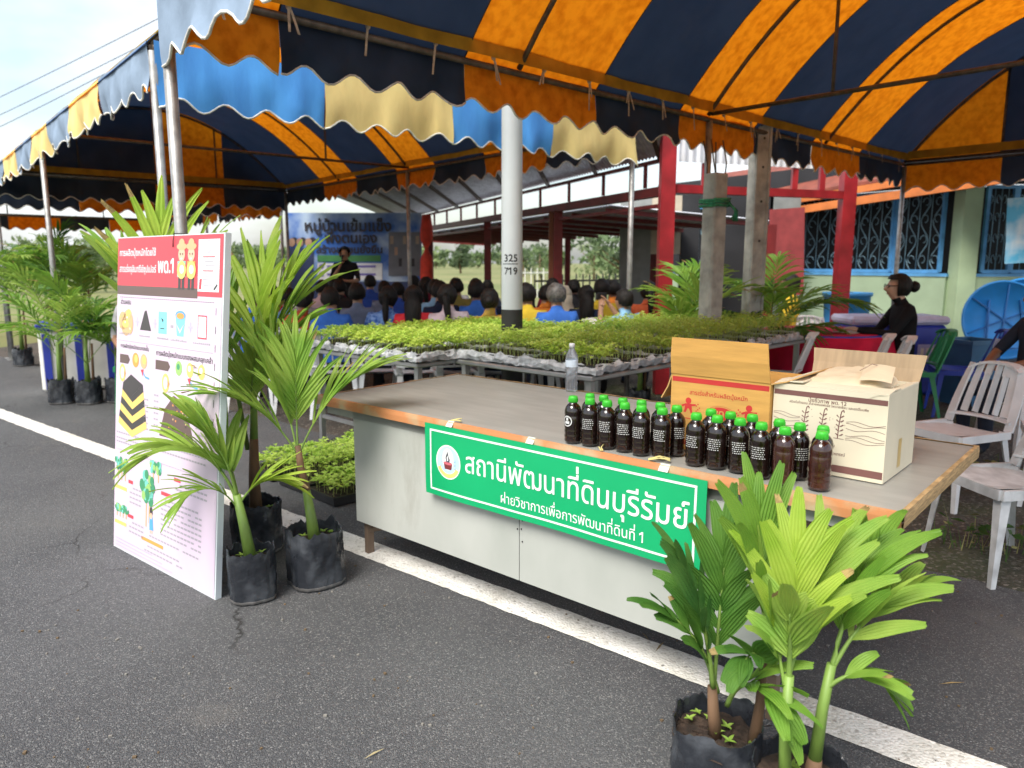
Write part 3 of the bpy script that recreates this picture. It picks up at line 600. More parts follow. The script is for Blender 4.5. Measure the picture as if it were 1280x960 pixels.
for cx_, s_ in ((.068, 1), (.285, -1)):
    disc2(mb, cx_, .175, .011, .011, 0, 0, 14); P(mb, [(cx_ - .012, .165), (cx_ + .012, .165), (cx_ + .014, .148), (cx_ - .014, .148)]); P(mb, [(cx_ - .013, .148), (cx_ - .003, .148), (cx_ - .009, .134), (cx_ - .017, .134)]); P(mb, [(cx_ + .003, .148), (cx_ + .013, .148), (cx_ + .018, .132), (cx_ + .010, .132)])
    P(mb, [(cx_ - .012, .164), (cx_ - .026, .158), (cx_ - .024, .152), (cx_ - .012, .157)]); P(mb, [(cx_ + .012, .164), (cx_ + .028, .166), (cx_ + .027, .160), (cx_ + .012, .157)])
    for q in range(5): disc2(mb, cx_ + s_ * (.03 + .006 * (q % 3)), .142 + .006 * q, .0028, .0028, 0, 0, 6)
face(b1, mb, 'carton_print', M_pr_red)
face(b1, text_mb('สารเร่งสำหรับผลิตปุ๋ยหมัก', .072, .278, .198, bold=.01), 'lettering', M_pr_red)
face(b1, text_mb('พด.1', .155, .221, .134, bold=.02, hs=.95, off=.0005), 'lettering', M_card_o)
mb = MB(); P(mb, [(.235, .1), (.31, .1), (.31, .122), (.235, .122)]); mb.v = [(p[0], -.0185, p[1] + .265) for p in mb.v]
b2 = carton('cream cardboard carton with brown stripes and plant drawings, its back flap standing open', 2.182, .240, .338, .325, .262, M_card_w, M_card_b)
flap(b2, (.338, .325, .262), (0, .325, .262), (0, .035, .085), M_card_b, taper=-.03); flap(b2, (0, .325, .262), (0, 0, .262), (.09, 0, .012), M_card_w)
flap(b2, (0, .0, .262), (.338, .0, .262), (0, .12, .004), M_card_w); flap(b2, (.338, 0, .262), (.338, .325, .262), (-.06, 0, -.02), M_card_w)
mb = MB(); mb.grid(lambda u, v: (.05 + .25 * u + .012 * noise.noise((u * 4, v * 4, 1)), .05 + .2 * v + .01 * noise.noise((v * 5, u * 3, 4)), .266 + .055 * max(0, sin(pi * u)) ** .5 * (v ** .6) * (1 - .25 * v) + .007 * noise.noise((u * 7, v * 7, 8))), 18, 12)
mb.build('paper_bag', mat('cream_kraft_paper', (.70, .60, .42), .8, var=.06, vscale=8, bump=.2, bscale=30), b2)
mb = MB(); mb.grid(lambda u, v: (.235 + .09 * u - .03 * v, .06 + .15 * v, .290 + .03 * v + .02 * u * (1 - u)), 6, 6); mb.build('paper_bag', MATS['cream_kraft_paper'], b2)
mb = MB()
for i in range(14): x, y = .215 + .022 * (i / 13), .10 + .11 * (i / 13); mb.box((x + .01, y, .330 - .024 * abs(i / 13 - .6)), (.004, .003, .0015))
mb.build('stitching', M_pr_br, b2)
mb = MB(); P(mb, [(.002, .232), (.336, .232), (.336, .248), (.002, .248)]); P(mb, [(.002, .012), (.336, .012), (.336, .034), (.002, .034)])
def stroke(mb, pts, wd, mi=0):
    for (x0, y0), (x1, y1) in zip(pts[:-1], pts[1:]):
        d = V((x1 - x0, y1 - y0)); n = V((-d.y, d.x)).normalized() * wd / 2; mb.add([(x0 - n.x, y0 - n.y, 0), (x1 - n.x, y1 - n.y, 0), (x1 + n.x, y1 + n.y, 0), (x0 + n.x, y0 + n.y, 0)], [(0, 1, 2, 3)], mi)
face(b2, mb, 'carton_print', M_pr_br); mb = MB()
for cx_ in (.103, .157, .207):
    st = [(cx_ - .004, .117), (cx_ - .003, .15), (cx_, .18), (cx_ + .003, .2), (cx_ + .008, .205), (cx_ + .011, .198)]
    stroke(mb, st, .003)
    for q in range(5):
        z = .125 + q * .014
        for s_ in (-1, 1): P(mb, [(cx_ - .002, z), (cx_ + s_ * .009, z + .008), (cx_ + s_ * .012, z + .006), (cx_ + s_ * .006, z + .001)][:: s_])
    stroke(mb, [(cx_ - .016, .117), (cx_ + .014, .116)], .0015)
    for q in range(6): disc2(mb, cx_ + R(-.022, .024), R(.15, .205), .0012, .0012, 0, 0, 6)
for q, z in enumerate((.175, .168, .155, .137, .128, .118)):
    stroke(mb, [(.003 + i * .012, z + .004 * sin(i * .8 + q) - i * .0006) for i in range(8)], .0013); stroke(mb, [(.225 + i * .011, z - .005 + .004 * sin(i * .7 + q * 1.4)) for i in range(11)], .0013)
face(b2, mb, 'plant_drawing', M_pr_br)
face(b2, text_mb('ปุ๋ยชีวภาพ พด. 12', .11, .222, .219, bold=.01), 'lettering', M_pr_br); face(b2, text_mb('สร้างไนโตรเจน ละลายฟอสฟอรัส โพแทสเซียม และฮอร์โมนพืช', .052, .285, .2095, bold=.01), 'lettering', M_pr_br)
face(b2, text_mb('กรมพัฒนาที่ดิน', .112, .196, .088, bold=.01), 'lettering', M_pr_br); face(b2, text_mb('กระทรวงเกษตรและสหกรณ์', .09, .228, .064, bold=.01), 'lettering', M_pr_br)
mb = MB(); mb.add([(.3386, .14, .02), (.3386, .175, .02), (.3386, .175, .11), (.3386, .14, .11)], [(0, 1, 2, 3)]); mb.build('parcel_tape', mat('brown_tape', (.62, .45, .16), .3), b2)

# ------------------------------------------------------------------ poster board
pb = V((-2.001, 3.558, 0)); pd = V((.775, -.632, 0)); PW = .97; lean = .145 / 1.50; prz = atan2(pd.y, pd.x)
po = thing('poster_board', 'white foam board poster with red header and farming pictures leaning on the tent pole', 'poster', pb, prz)
PM = Matrix.Rotation(-math.atan(lean), 4, 'X') ; PH = 1.53
mb = MB(); mb.box((PW / 2, .0145, PH / 2), (PW, .027, PH), 0, PM); mb.build('board', mat('white_foam_board', (.62, .68, .70), .6, var=.04), po)
LAY = [0]
def pp(mb, name, m, parts=po):
    LAY[0] += 1; o = .0008 + LAY[0] * .00012
    mb.v = [tuple(PM @ V((p[0] * PW, -o - p[2] * .3, (1 - p[1]) * PH))) for p in mb.v]
    mb.f = [f[::-1] for f in mb.f]; return mb.build(name, m, parts)
def fl(name, c, r=.45): return mat('print_' + name, c, r, var=.03, vscale=4)
K = {'lilac': (.64, .53, .65), 'red': (.68, .07, .09), 'brown': (.13, .09, .08), 'yellow': (.78, .55, .16), 'dark': (.06, .055, .055), 'cyan': (.22, .68, .78), 'blue': (.10, .36, .72), 'white': (.74, .74, .76), 'violet': (.48, .46, .72), 'tan': (.62, .42, .22), 'green': (.06, .28, .14), 'lime': (.30, .52, .16), 'skin': (.72, .47, .32), 'teal': (.18, .58, .48), 'orange': (.78, .33, .08), 'grey': (.38, .36, .40)}
KN = list(K); KM = [fl(k, c) for k, c in K.items()]
ix = KN.index
def Q(mb, x0, y0, x1, y1, c, o=0): P(mb, [(x0, y0), (x1, y0), (x1, y1), (x0, y1)], ix(c), o)
def E_(mb, x, y, rx, ry, c, o=0, n=18): disc2(mb, x, y, rx, ry * PW / PH if ry else rx * PW / PH, ix(c), o, n)
mb = MB(); Q(mb, .004, .003, .99, .997, 'lilac'); pp(mb, 'poster_sheet', KM)
mb = MB(); Q(mb, .004, .003, .99, .172, 'red'); Q(mb, .004, .15, .79, .178, 'brown', .001); Q(mb, .79, .016, .965, .158, 'white', .002)
E_(mb, .875, .036, .026, .03, 'violet', .003); E_(mb, .875, .036, .018, .02, 'white', .004)
for k, y in enumerate((.062, .074, .086, .1, .108, .116, .124, .14)): Q(mb, .83 + .01 * (k % 3), y, .93 - .012 * (k % 2), y + .003, 'red' if k in (0, 3) else 'grey', .004)
P(mb, [(.805, .125), (.825, .122), (.82, .152), (.80, .152)], ix('red'), .004); P(mb, [(.92, .15), (.95, .135), (.955, .14), (.93, .154)], ix('dark'), .004)
for cx_, sh in ((.645, 'teal'), (.73, 'orange')): # two farmers with straw hats
    Q(mb, cx_ - .028, .118, cx_ - .004, .155, 'dark', .003); Q(mb, cx_ + .004, .118, cx_ + .028, .155, 'dark', .003); Q(mb, cx_ - .036, .075, cx_ + .036, .12, sh, .004)
    E_(mb, cx_, .056, .03, .033, 'skin', .005); E_(mb, cx_, .034, .045, .016, 'tan', .006); E_(mb, cx_, .026, .026, .022, 'tan', .007)
    E_(mb, cx_ - .011, .055, .004, .005, 'dark', .008, 8); E_(mb, cx_ + .011, .055, .004, .005, 'dark', .008, 8); E_(mb, cx_, .068, .009, .004, 'white', .008, 8); E_(mb, cx_ + .004, .1, .04, .04, 'yellow', .009); E_(mb, cx_ + .006, .098, .02, .02, 'white', .0095, 9)
pp(mb, 'header_print', KM)
def ptext(s, x0, x1, y, c, bold=.012, hs=1.0):
    mb = text_mb(s, 0, (x1 - x0) * PW, 0, bold=bold, hs=hs); mb.v = [(x0 + p[0] / PW, y - p[1] / PH, p[2]) for p in mb.v]; mb.f = [f[::-1] for f in mb.f]; pp(mb, 'lettering', KM[ix(c)])
ptext('การผลิตปุ๋ยหมักโดยใช้', .025, .40, .058, 'white', .018); ptext('สารเร่งจุลินทรีย์ซุปเปอร์', .025, .405, .108, 'white', .018, 1.1); ptext('พด.1', .425, .57, .108, 'white', .03, 1.15)
ptext('ส่วนผสม', .045, .155, .208, 'dark', .02); ptext('การผลิตปุ๋ยหมักแบบกองชั้น', .05, .35, .345, 'dark', .02); ptext('การผลิตปุ๋ยหมักแบบกองผสมคลุกเคล้า', .425, .93, .352, 'dark', .02)
mb = MB()
for i in range(46): x = .04 + i * .0195; Q(mb, x, .185, x + .009, .1875, 'dark')
for i in range(9): y = .20 + i * .05; Q(mb, .945, y, .949, y + .02, 'dark')
for x, y, r in ((.07, .26, .045), (.12, .25, .04), (.105, .275, .05)): E_(mb, x, y, r, r, 'tan')
E_(mb, .135, .245, .032, .036, 'yellow', .001); E_(mb, .155, .268, .028, .05, 'tan', .0015); E_(mb, .10, .27, .035, .02, 'yellow', .002)
for i in range(14): E_(mb, R(.04, .17), R(.24, .285), .006, .006, random.choice(['yellow', 'white', 'tan']), .0025 + i * .0002, 8)
for x in (.225, .405, .735): Q(mb, x - .022, .256, x + .022, .262, 'violet'); Q(mb, x - .005, .245, x + .005, .273, 'violet', .0006)
P(mb, [(.255, .283), (.30, .225), (.32, .222), (.37, .283)][::-1], ix('dark')); Q(mb, .44, .222, .52, .287, 'cyan'); P(mb, [(.465, .24), (.49, .245), (.485, .256)], ix('dark'), .001); Q(mb, .46, .27, .50, .273, 'dark', .001); Q(mb, .555, .258, .58, .266, 'grey')
P(mb, [(.60, .228), (.69, .228), (.675, .288), (.615, .288)], ix('cyan')); E_(mb, .645, .228, .045, .02, 'blue', .001); E_(mb, .645, .23, .034, .014, 'orange', .002); P(mb, [(.605, .25), (.645, .272), (.685, .25), (.645, .28)], ix('white'), .003)
Q(mb, .80, .223, .875, .288, 'red'); Q(mb, .806, .227, .869, .284, 'white', .001)
for y in (.235, .245, .255, .265, .272): Q(mb, .82, y, .855, y + .003, 'violet', .002)
for x, l in ((.03, .13), (.25, .11), (.43, .11), (.56, .15), (.76, .15)):
    for q in range(9): Q(mb, x + l * q / 9, .297 + R(0, .003), x + l * (q + .7) / 9, .303, 'grey')
Q(mb, .02, .322, .93, .3235, 'grey')
for x0, x1 in ((.045, .135), (.42, .54)): P(mb, [(x0, .366), (x1, .366), (x1 + .02, .38), (x1, .394), (x0, .394)], ix('brown'))
for x, c in ((.215, 'orange'), (.30, 'tan')): E_(mb, x, .378, .035, .036, c); E_(mb, x + .006, .374, .018, .02, 'yellow', .001)
for x, c in ((.64, 'lime'), (.74, 'yellow'), (.84, 'yellow')): E_(mb, x, .38, .03, .034, c); E_(mb, x - .004, .376, .014, .014, 'green' if c == 'lime' else 'lilac', .001)
for x, y in ((.075, .425), (.52, .43)): E_(mb, x, y, .035, .045, 'yellow'); E_(mb, x, y, .02, .03, 'lilac', .001); P(mb, [(x + .02, y - .01), (x + .04, y), (x + .02, y + .012)], ix('orange'), .002)
for x in (.27, .72):
    stroke(mb, [(x + .02, .41), (x + .05, .425), (x + .09, .428)], .006, ix('blue')); P(mb, [(x, .405), (x + .03, .402), (x + .025, .425)], ix('red'))
def stack(x, y, w_, h, cols): # layered heap drawn as a slanted block
    for i, c in enumerate(cols):
        yy = y + h * i; P(mb, [(x - w_ / 2 - .008 * i, yy), (x, yy + .035), (x + w_ / 2 + .008 * i, yy - .005), (x + w_ / 2 + .008 * (i + 1), yy + h - .005), (x, yy + h + .035), (x - w_ / 2 - .008 * (i + 1), yy + h)], ix(c), .0005 * (i % 2))
    P(mb, [(x - w_ / 2, y), (x - .02, y - .03), (x + w_ / 2, y - .005), (x, y + .035)], ix(cols[0] if cols[0] != 'yellow' else 'dark'), .001)
stack(.19, .455, .21, .022, ['dark', 'yellow', 'dark', 'yellow', 'dark', 'yellow'])
P(mb, [(.47, .59), (.52, .505), (.60, .462), (.68, .475), (.76, .545), (.79, .59)], ix('brown'))
for i in range(26): E_(mb, R(.55, .72), R(.49, .58), .006, .005, random.choice(['tan', 'orange', 'dark']), .001 + i * .0001, 7)
for x0, y0, n, wd in ((.31, .49, 6, .05), (.41, .47, 7, .06), (.80, .5, 6, .1), (.02, .615, 2, .42), (.02, .645, 1, .35), (.5, .615, 2, .4)):
    for k in range(n):
        for q in range(max(2, int(wd * 40))): Q(mb, x0 + wd * q / (wd * 40), y0 + k * .018, x0 + wd * (q + .75) / (wd * 40), y0 + k * .018 + .005, 'grey')
def tree2(x, y, w_, h):
    Q(mb, x - .006, y, x + .006, y + h, 'tan')
    for i in range(16): E_(mb, x + random.gauss(0, w_ * .3), y - random.random() * h * .9, w_ * .25, w_ * .3, random.choice(['green', 'green', 'lime', 'teal']), .0005 + i * .0002, 9)
for x in (.045, .085, .125): tree2(x, .735, .05, .035)
for x in (.42, .47): tree2(x, .705, .05, .03)
tree2(.355, .80, .10, .085); tree2(.385, .79, .08, .08)
for i in range(4): tree2(.04 + .034 * i, .872, .035, .02)
Q(mb, .015, .79, .145, .802, 'yellow'); Q(mb, .015, .905, .145, .917, 'yellow'); Q(mb, .02, .672, .9, .6735, 'grey')
E_(mb, .405, .832, .015, .024, 'dark', .001); P(mb, [(.39, .848), (.42, .846), (.43, .888), (.39, .89)], ix('blue'), .0008); E_(mb, .405, .845, .012, .016, 'skin', .0012); Q(mb, .395, .888, .405, .90, 'skin'); Q(mb, .412, .888, .422, .90, 'skin')
for x, y, l, c in ((.16, .76, .05, 'red'), (.16, .87, .06, 'red'), (.5, .755, .1, 'red'), (.62, .70, .06, 'red'), (.31, .92, .22, 'orange')): Q(mb, x, y, x + l, y + .011, c)
for x0, y0, n, wd in ((.175, .78, 4, .13), (.175, .89, 3, .16), (.50, .775, 8, .38), (.64, .715, 2, .28), (.34, .94, 2, .38), (.36, .905, 1, .5)):
    for k in range(n):
        m_ = int(wd * 34)
        for q in range(m_):
            if (q * 7 + k * 3) % 11: Q(mb, x0 + wd * q / m_, y0 + k * .0155, x0 + wd * (q + .78) / m_, y0 + k * .0155 + .0055, 'grey')
for k in range(3):
    for q in range(24 + 6 * k): Q(mb, .03 + q * .0165, .963 + .011 * k, .043 + q * .0165, .967 + .011 * k, 'violet')
pp(mb, 'printed_picture', KM)
mb = MB(); mb.tube([(.415, -.003, PH * .99), (.415, .0, PH * 1.008), (.43, .06, PH * 1.012), (.46, .1, PH * 1.0)], .0025, 5, M=None) if False else mb.tube([PM @ V(p) for p in ((.55, -.004, PH * .965), (.555, -.006, PH * .985), (.55, .0, PH * 1.004), (.55, .05, PH * 1.006), (.56, .07, PH * 1.004))], .0022, 5); mb.build('wire_tie', M_black, po)
# ------------------------------------------------------------------ palms in black grow bags
def leafmat(name, c1, c2, tr=.4): return mat(name, c1, .5, vscale=5, trans=tr, spec=.32, grime=(26, (1, 1, 1), (.26, .24, .07), .70, .8), col2=c2, edges=(.35, .65))
M_lf = {'yellow': leafmat('leaf_yellow_green', (.25, .42, .035), (.42, .56, .08)), 'mid': leafmat('leaf_mid_green', (.12, .28, .03), (.25, .42, .06)),
        'dark': leafmat('leaf_dark_green', (.05, .15, .022), (.12, .26, .04)), 'light': leafmat('leaf_light_green', (.20, .38, .05), (.38, .52, .10)), 'deep': leafmat('leaf_deep_green', (.04, .13, .025), (.10, .22, .045), .3)}
M_tip = mat('dry_leaf_tip', (.30, .22, .08), .7, var=.4, vscale=30, trans=.2)
M_stem = mat('green_stem', (.16, .26, .05), .5, var=.3, vscale=12, stretch=(1, 1, .4)); M_stemb = mat('brown_leaf_sheath', (.15, .085, .045), .8, var=.4, vscale=14, stretch=(1, 1, .3))
M_bag = mat('black_grow_bag', (.020, .023, .029), .27, vscale=9, bump=.6, bscale=26, spec=.6, col2=(.08, .088, .10), edges=(.48, .72)); M_dust = mat('dusty_bag_foot', (.13, .125, .12), .7, var=.4, vscale=9)  # bag's paler blotches put the plastic's sheen into its colour
M_pot = mat('potting_soil', (.035, .022, .015), .95, var=.5, vscale=25, bump=.8, bscale=60)
def frond_pts(base, az, el, L, droop, n=14, side=0):
    p = V(base); out = [p.copy()]; tg = []
    for i in range(n):
        s = (i + .5) / n; e = el - droop * s ** 1.6; a = az + side * s
        t = V((cos(e) * cos(a), cos(e) * sin(a), sin(e))); tg.append(t); p = p + t * (L / n); out.append(p.copy())
    return out, tg
def blade(mb, p, d, up, ln, wd, pleats=1, sag=.3, rows=6, cut=0, mi=0, tw=0):
    """one leaflet: a pleated ribbon from p along d that tapers and bends down"""
    d = d.normalized(); sd = d.cross(up).normalized(); nr = sd.cross(d).normalized(); nc = pleats * 2; vs = []; q = V(p); dd = d.copy()
    for r in range(rows + 1):
        s = r / rows; w_ = wd * (.35 + .65 * min(1, s * 3.2)) * (1 - s ** 2.6 * (1 - cut)) * (1 if s < 1 or cut else .02)
        for c in range(nc + 1):
            x = (c / nc - .5) * w_; z = (wd * .16 / pleats) * (1 if c % 2 == 0 else -.6) * (1 - .5 * s); vs.append(q + (sd * cos(tw * s) + nr * sin(tw * s)) * x + nr * z + d * (random.uniform(-.02, .015) * ln * (cut > 0) * (r == rows)))
        dd = (dd + V((0, 0, -sag / rows * (.4 + s * 1.3)))).normalized(); q = q + dd * (ln / rows); nr = (nr - dd * nr.dot(dd)).normalized(); sd = dd.cross(nr).normalized()
    w2 = nc + 1
    if random.random() < .09: return mb.add(vs, [(r * w2 + c, r * w2 + c + 1, (r + 1) * w2 + c + 1, (r + 1) * w2 + c) for r in range(rows - 1) for c in range(nc)], mi).add(vs[-2 * w2:], [(c, c + 1, w2 + c + 1, w2 + c) for c in range(nc)], 1)
    return mb.add(vs, [(r * w2 + c, r * w2 + c + 1, (r + 1) * w2 + c + 1, (r + 1) * w2 + c) for r in range(rows) for c in range(nc)], mi, False)
def frond(par, base, az, el, L, droop, nl, ll, lw, m, pleats=1, split=True, start=.3, spread=(1.0, .25), sag=.5, cut=0, side=0, rows=6, vang=.35, wild=.08):
    pts, tg = frond_pts(base, az, el, L, droop, side=side); n = len(tg)
    fr = MB().tube(pts, [max(.0012, lw * .16 * (1 - .8 * i / n)) for i in range(n + 1)], 5).build('frond', M_stem if m is not M_lf['yellow'] else M_stem, par)
    allmb = MB(); cnt = 0
    for k in range(nl):
        s = start + (1 - start) * (k + .3) / nl; f = s * n; i = min(n - 1, int(f)); p = pts[i].lerp(pts[i + 1], f - i); t = tg[i]
        sdv = t.cross(V((0, 0, 1))); sdv = sdv.normalized() if sdv.length > .1 else V((sin(az), -cos(az), 0)); up = sdv.cross(t).normalized()
        ang = spread[0] + (spread[1] - spread[0]) * s
        for sg in (-1, 1):
            a = ang * R(.8, 1.2); va = vang + R(-1, 1) * wild * 2; d = t * cos(a) + (sdv * sg * cos(va) + up * sin(va)) * sin(a) + V((R(-1, 1), R(-1, 1), R(-1, 1))) * wild * .5
            l = ll * (.55 + .45 * sin(pi * min(1, (s - start) / (1 - start) * .75 + .25))) * R(1 - wild * 1.6, 1.12)
            mb = MB() if split else allmb
            blade(mb, p, d, up, l, lw * R(.85, 1.15), pleats, sag * R(.5, 1.4), rows, cut, 0, R(-.5, .5) * (1 + wild * 4))
            if split: mb.build('leaflet', [m, M_tip], fr)
            cnt += 1
    d = tg[-1]; mb = MB() if split else allmb; blade(mb, pts[-1], d, V((0, 0, 1)) if abs(d.z) < .9 else V((cos(az), sin(az), 0)), ll * .7, lw, pleats, sag, rows, cut); 
    if split: mb.build('leaflet', [m, M_tip], fr)
    else: allmb.build('leaflets', [m, M_tip], fr)['kind'] = 'stuff'
    return fr
def grow_bag(par, r, h, seed, sq=.15):
    random.seed(seed); mb = MB(); n = 72; ks = [0, .03, .08, .15, .22, .3, .38, .46, .54, .62, .7, .78, .86, .93, 1]; vs = []; fs = []
    N = lambda *q: noise.noise(q)
    for kz in ks:
        for j in range(n):
            th = 2 * pi * j / n; cx, sy = cos(th), sin(th)
            fold = .5 - abs(N(cx * 3.2 + seed, sy * 3.2, kz * 2.2)) * 2; fold2 = .5 - abs(N(cx * 6.5, sy * 6.5 + seed, kz * 7)) * 2
            w_ = 1 + sq * .35 * cos(4 * th + seed) * (1 - kz * .5) + .07 * N(cx * 1.6 + seed, sy * 1.6, kz * 2) + .055 * fold + .03 * fold2
            rr = r * w_ * (.90 if kz == 0 else 1 - .05 * abs(kz - .3)); zz = h * kz * (1 + (.13 * N(cx * 1.7, sy * 1.7, seed) + .08 * N(cx * 6, sy * 6, seed) if kz > .85 else 0))
            vs.append((rr * cx, rr * sy, zz + .002))
    for i in range(len(ks) - 1):
        for j in range(n): fs.append((i * n + j, i * n + (j + 1) % n, (i + 1) * n + (j + 1) % n, (i + 1) * n + j))
    mb.add(vs, fs, 0, True); mb.m = [1 if i < n * 2 else 0 for i in range(len(fs))]
    o = len(mb.v); mb.add([(x * .965, y * .965, z - .002) for x, y, z in vs[-n:]] + [(x * .93, y * .93, h * .72) for x, y, z in vs[-n:]], [((j + 1) % n, j, n + j, n + (j + 1) % n) for j in range(n)], 0, True)
    mb.add([vs[-n + j] for j in range(n)] + [(x * .965, y * .965, z - .002) for x, y, z in vs[-n:]], [(j, (j + 1) % n, n + (j + 1) % n, n + j) for j in range(n)], 0, True)
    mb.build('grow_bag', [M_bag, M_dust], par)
    mb = MB(); mb.grid(lambda a, b: (r * .95 * a * cos(2 * pi * b), r * .95 * a * sin(2 * pi * b), h * .76 + .018 * noise.noise((a * 5 * cos(6.28 * b) + seed, a * 5 * sin(6.28 * b), 0))), 7, 26)
    for i in range(26): q = V((random.gauss(0, r * .4), random.gauss(0, r * .4), h * .77)); a = R(0, 6); mb.bar(q, q + V((cos(a), sin(a), R(.1, .5))) * R(.01, .04), .002, .002)
    mb.build('soil', M_pot, par)
    mb = MB()
    for i in range(7):
        q = V((random.gauss(0, r * .4), random.gauss(0, r * .4), h * .76)); a = R(0, 6)
        for k in range(4): blade(mb, q + V((0, 0, .015)), V((cos(a + k * 1.6), sin(a + k * 1.6), .5)), V((0, 0, 1)), R(.012, .028), .012, 1, .4, 3)
    mb.build('weed_sprouts', M_lf['light'], par)['kind'] = 'stuff'
def trunk(par, pts, rad, m=None, name='trunk'): return MB().tube(pts, rad, 10).build(name, m or M_stem, par)
rad_ = math.radians
def palm(label, loc, bag, trunks, fronds, seed, split=True, group=None):
    t = thing('potted_palm', label, 'palm', loc, 0, group); random.seed(seed); grow_bag(t, bag[0], bag[1], seed); random.seed(seed + 5)
    for pts, r0, r1, kind in trunks:
        trunk(t, [V(p) for p in pts], [r0 + (r1 - r0) * i / (len(pts) - 1) for i in range(len(pts))], M_stemb if kind == 'b' else M_stem)
    for f in fronds:
        base, az, el, L, dr, nl, ll, lw, mk = f[:9]; kw = f[9] if len(f) > 9 else {}
        frond(t, base, rad_(az), rad_(el), L, dr, nl, ll, lw, M_lf[mk], split=split, **kw)
    return t
W2 = dict(pleats=5, cut=.34, sag=.6, spread=(.85, .25), rows=8, wild=.22)
W1 = dict(pleats=2, cut=.2, sag=.5, spread=(.8, .25))
palm('potted palm with dark pleated leaves in the left bag by the desk front', (.545, 1.81, 0), (.128, .21),
     [([(0, 0, .15), (-.01, 0, .22), (-.015, .01, .30)], .020, .013, 'b'), ([(.09, -.04, .15), (.10, -.05, .28), (.105, -.05, .44)], .017, .010, 'b')],
     [((-.01, .01, .28), 62, 83, .40, .2, 6, .25, .050, 'dark', W2), ((-.015, 0, .30), 150, 82, .33, .4, 5, .22, .054, 'deep', W2), ((.0, .01, .28), 172, 74, .27, .8, 4, .17, .06, 'dark', W2),
      ((.02, -.02, .26), 300, 70, .25, 2.2, 5, .17, .052, 'mid', W2), ((.105, -.05, .42), 110, 84, .36, .2, 6, .25, .048, 'mid', W2), ((.10, -.05, .36), 230, 72, .18, 1.6, 4, .14, .05, 'dark', W2)], 11).scale = (.95, .95, .98)
palm('potted palm with bright yellow-green leaves in the right bag by the desk front', (.712, 1.66, 0), (.125, .19),
     [([(-.045, -.02, .13), (-.05, -.01, .28), (-.045, .0, .44)], .017, .012, 'g'), ([(.035, .01, .13), (.04, .01, .2)], .026, .018, 'b'), ([(.04, .01, .2), (.05, .01, .34), (.07, .02, .46)], .017, .012, 'g')],
     [((-.045, .0, .40), 70, 82, .34, .25, 5, .26, .046, 'yellow', W2), ((-.045, .0, .42), 240, 84, .22, .4, 4, .19, .056, 'light', W2), ((.07, .02, .44), 35, 74, .34, .6, 6, .24, .048, 'mid', W2), ((.07, .02, .44), 12, 62, .30, .8, 6, .22, .045, 'light', W2),
      ((.06, .01, .40), 340, 52, .16, 1.9, 4, .16, .045, 'mid', W2), ((-.05, .0, .42), 35, 70, .36, .45, 5, .25, .046, 'light', W2), ((-.045, .0, .36), 135, 78, .32, .3, 3, .24, .04, 'light', W2)], 12).scale = (.95, .95, .95)
palm('slender potted palm standing alone between the poster and the desk leg', (-.87, 3.13, 0), (.122, .25),
     [([(.0, 0, .18), (-.012, 0, .30), (-.03, .01, .42)], .028, .017, 'g'), ([(-.03, .01, .42), (-.05, .01, .52), (-.06, .015, .62)], .019, .013, 'b')],
     [((-.06, .01, .58), 165, 80, .44, .35, 13, .36, .034, 'light', dict(W1, sag=.25)), ((-.055, .01, .58), 20, 66, .46, .75, 12, .33, .032, 'light', dict(W1, sag=.45)), ((-.06, .01, .58), 195, 62, .40, .8, 10, .32, .034, 'light', W1), ((-.06, .01, .60), 100, 84, .42, .25, 10, .30, .032, 'light', W1)], 13)
palm('low potted palm whose arching leaves sweep across the lower poster', (-1.10, 2.98, 0), (.10, .215),
     [([(0, 0, .15), (-.02, 0, .30), (-.045, 0, .45)], .027, .016, 'g')],
     [((-.045, 0, .42), 192, 74, .46, 1.9, 9, .28, .050, 'light', dict(W1, sag=.7)), ((-.04, 0, .42), 150, 80, .40, .8, 8, .26, .05, 'light', W1), ((-.04, 0, .40), 5, 60, .24, 1.5, 7, .20, .036, 'yellow', W1), ((-.045, 0, .44), 215, 82, .38, .8, 8, .25, .05, 'light', W1),
      ((-.04, 0, .38), 230, 64, .30, 1.9, 8, .2, .026, 'light', W1)], 14)
palm('tall potted palm with red-brown trunk rising beside the right edge of the poster', (-1.262, 3.52, 0), (.125, .24),
     [([(.0, 0, .18), (.0, 0, .36), (.01, 0, .56)], .032, .020, 'b'), ([(.01, 0, .56), (.02, 0, .75), (.02, .0, .9)], .019, .012, 'g'), ([(-.03, .02, .5), (-.06, .02, .75), (-.08, .02, .9)], .012, .008, 'g')],
     [((.02, 0, .82), 60, 84, .58, .25, 6, .38, .065, 'yellow', W1), ((.02, 0, .85), 10, 68, .52, .6, 6, .36, .06, 'light', W1), ((.01, 0, .70), 350, 72, .50, .7, 6, .32, .05, 'mid', W1), ((0, 0, .62), 300, 76, .42, .7, 9, .28, .034, 'light', W1), ((-.06, .02, .85), 150, 80, .45, .4, 6, .32, .05, 'mid', W1), ((.02, 0, .8), 30, 76, .62, .4, 6, .34, .055, 'yellow', W1)], 15)
palm('potted palm behind the poster, its bright leaf tips showing over the top edge', (-1.90, 3.98, 0), (.12, .24),
     [([(0, 0, .18), (.0, 0, .5), (.02, 0, .95)], .026, .014, 'g')],
     [((.02, 0, .9), 100, 85, .66, .2, 5, .50, .055, 'yellow', W1), ((.02, 0, .9), 165, 72, .60, .4, 5, .40, .055, 'light', W1), ((.02, 0, .9), 25, 76, .60, .4, 5, .42, .05, 'light', W1)], 16)
Fe = dict(pleats=1, sag=.8, spread=(1.15, .35), rows=4, vang=.2)
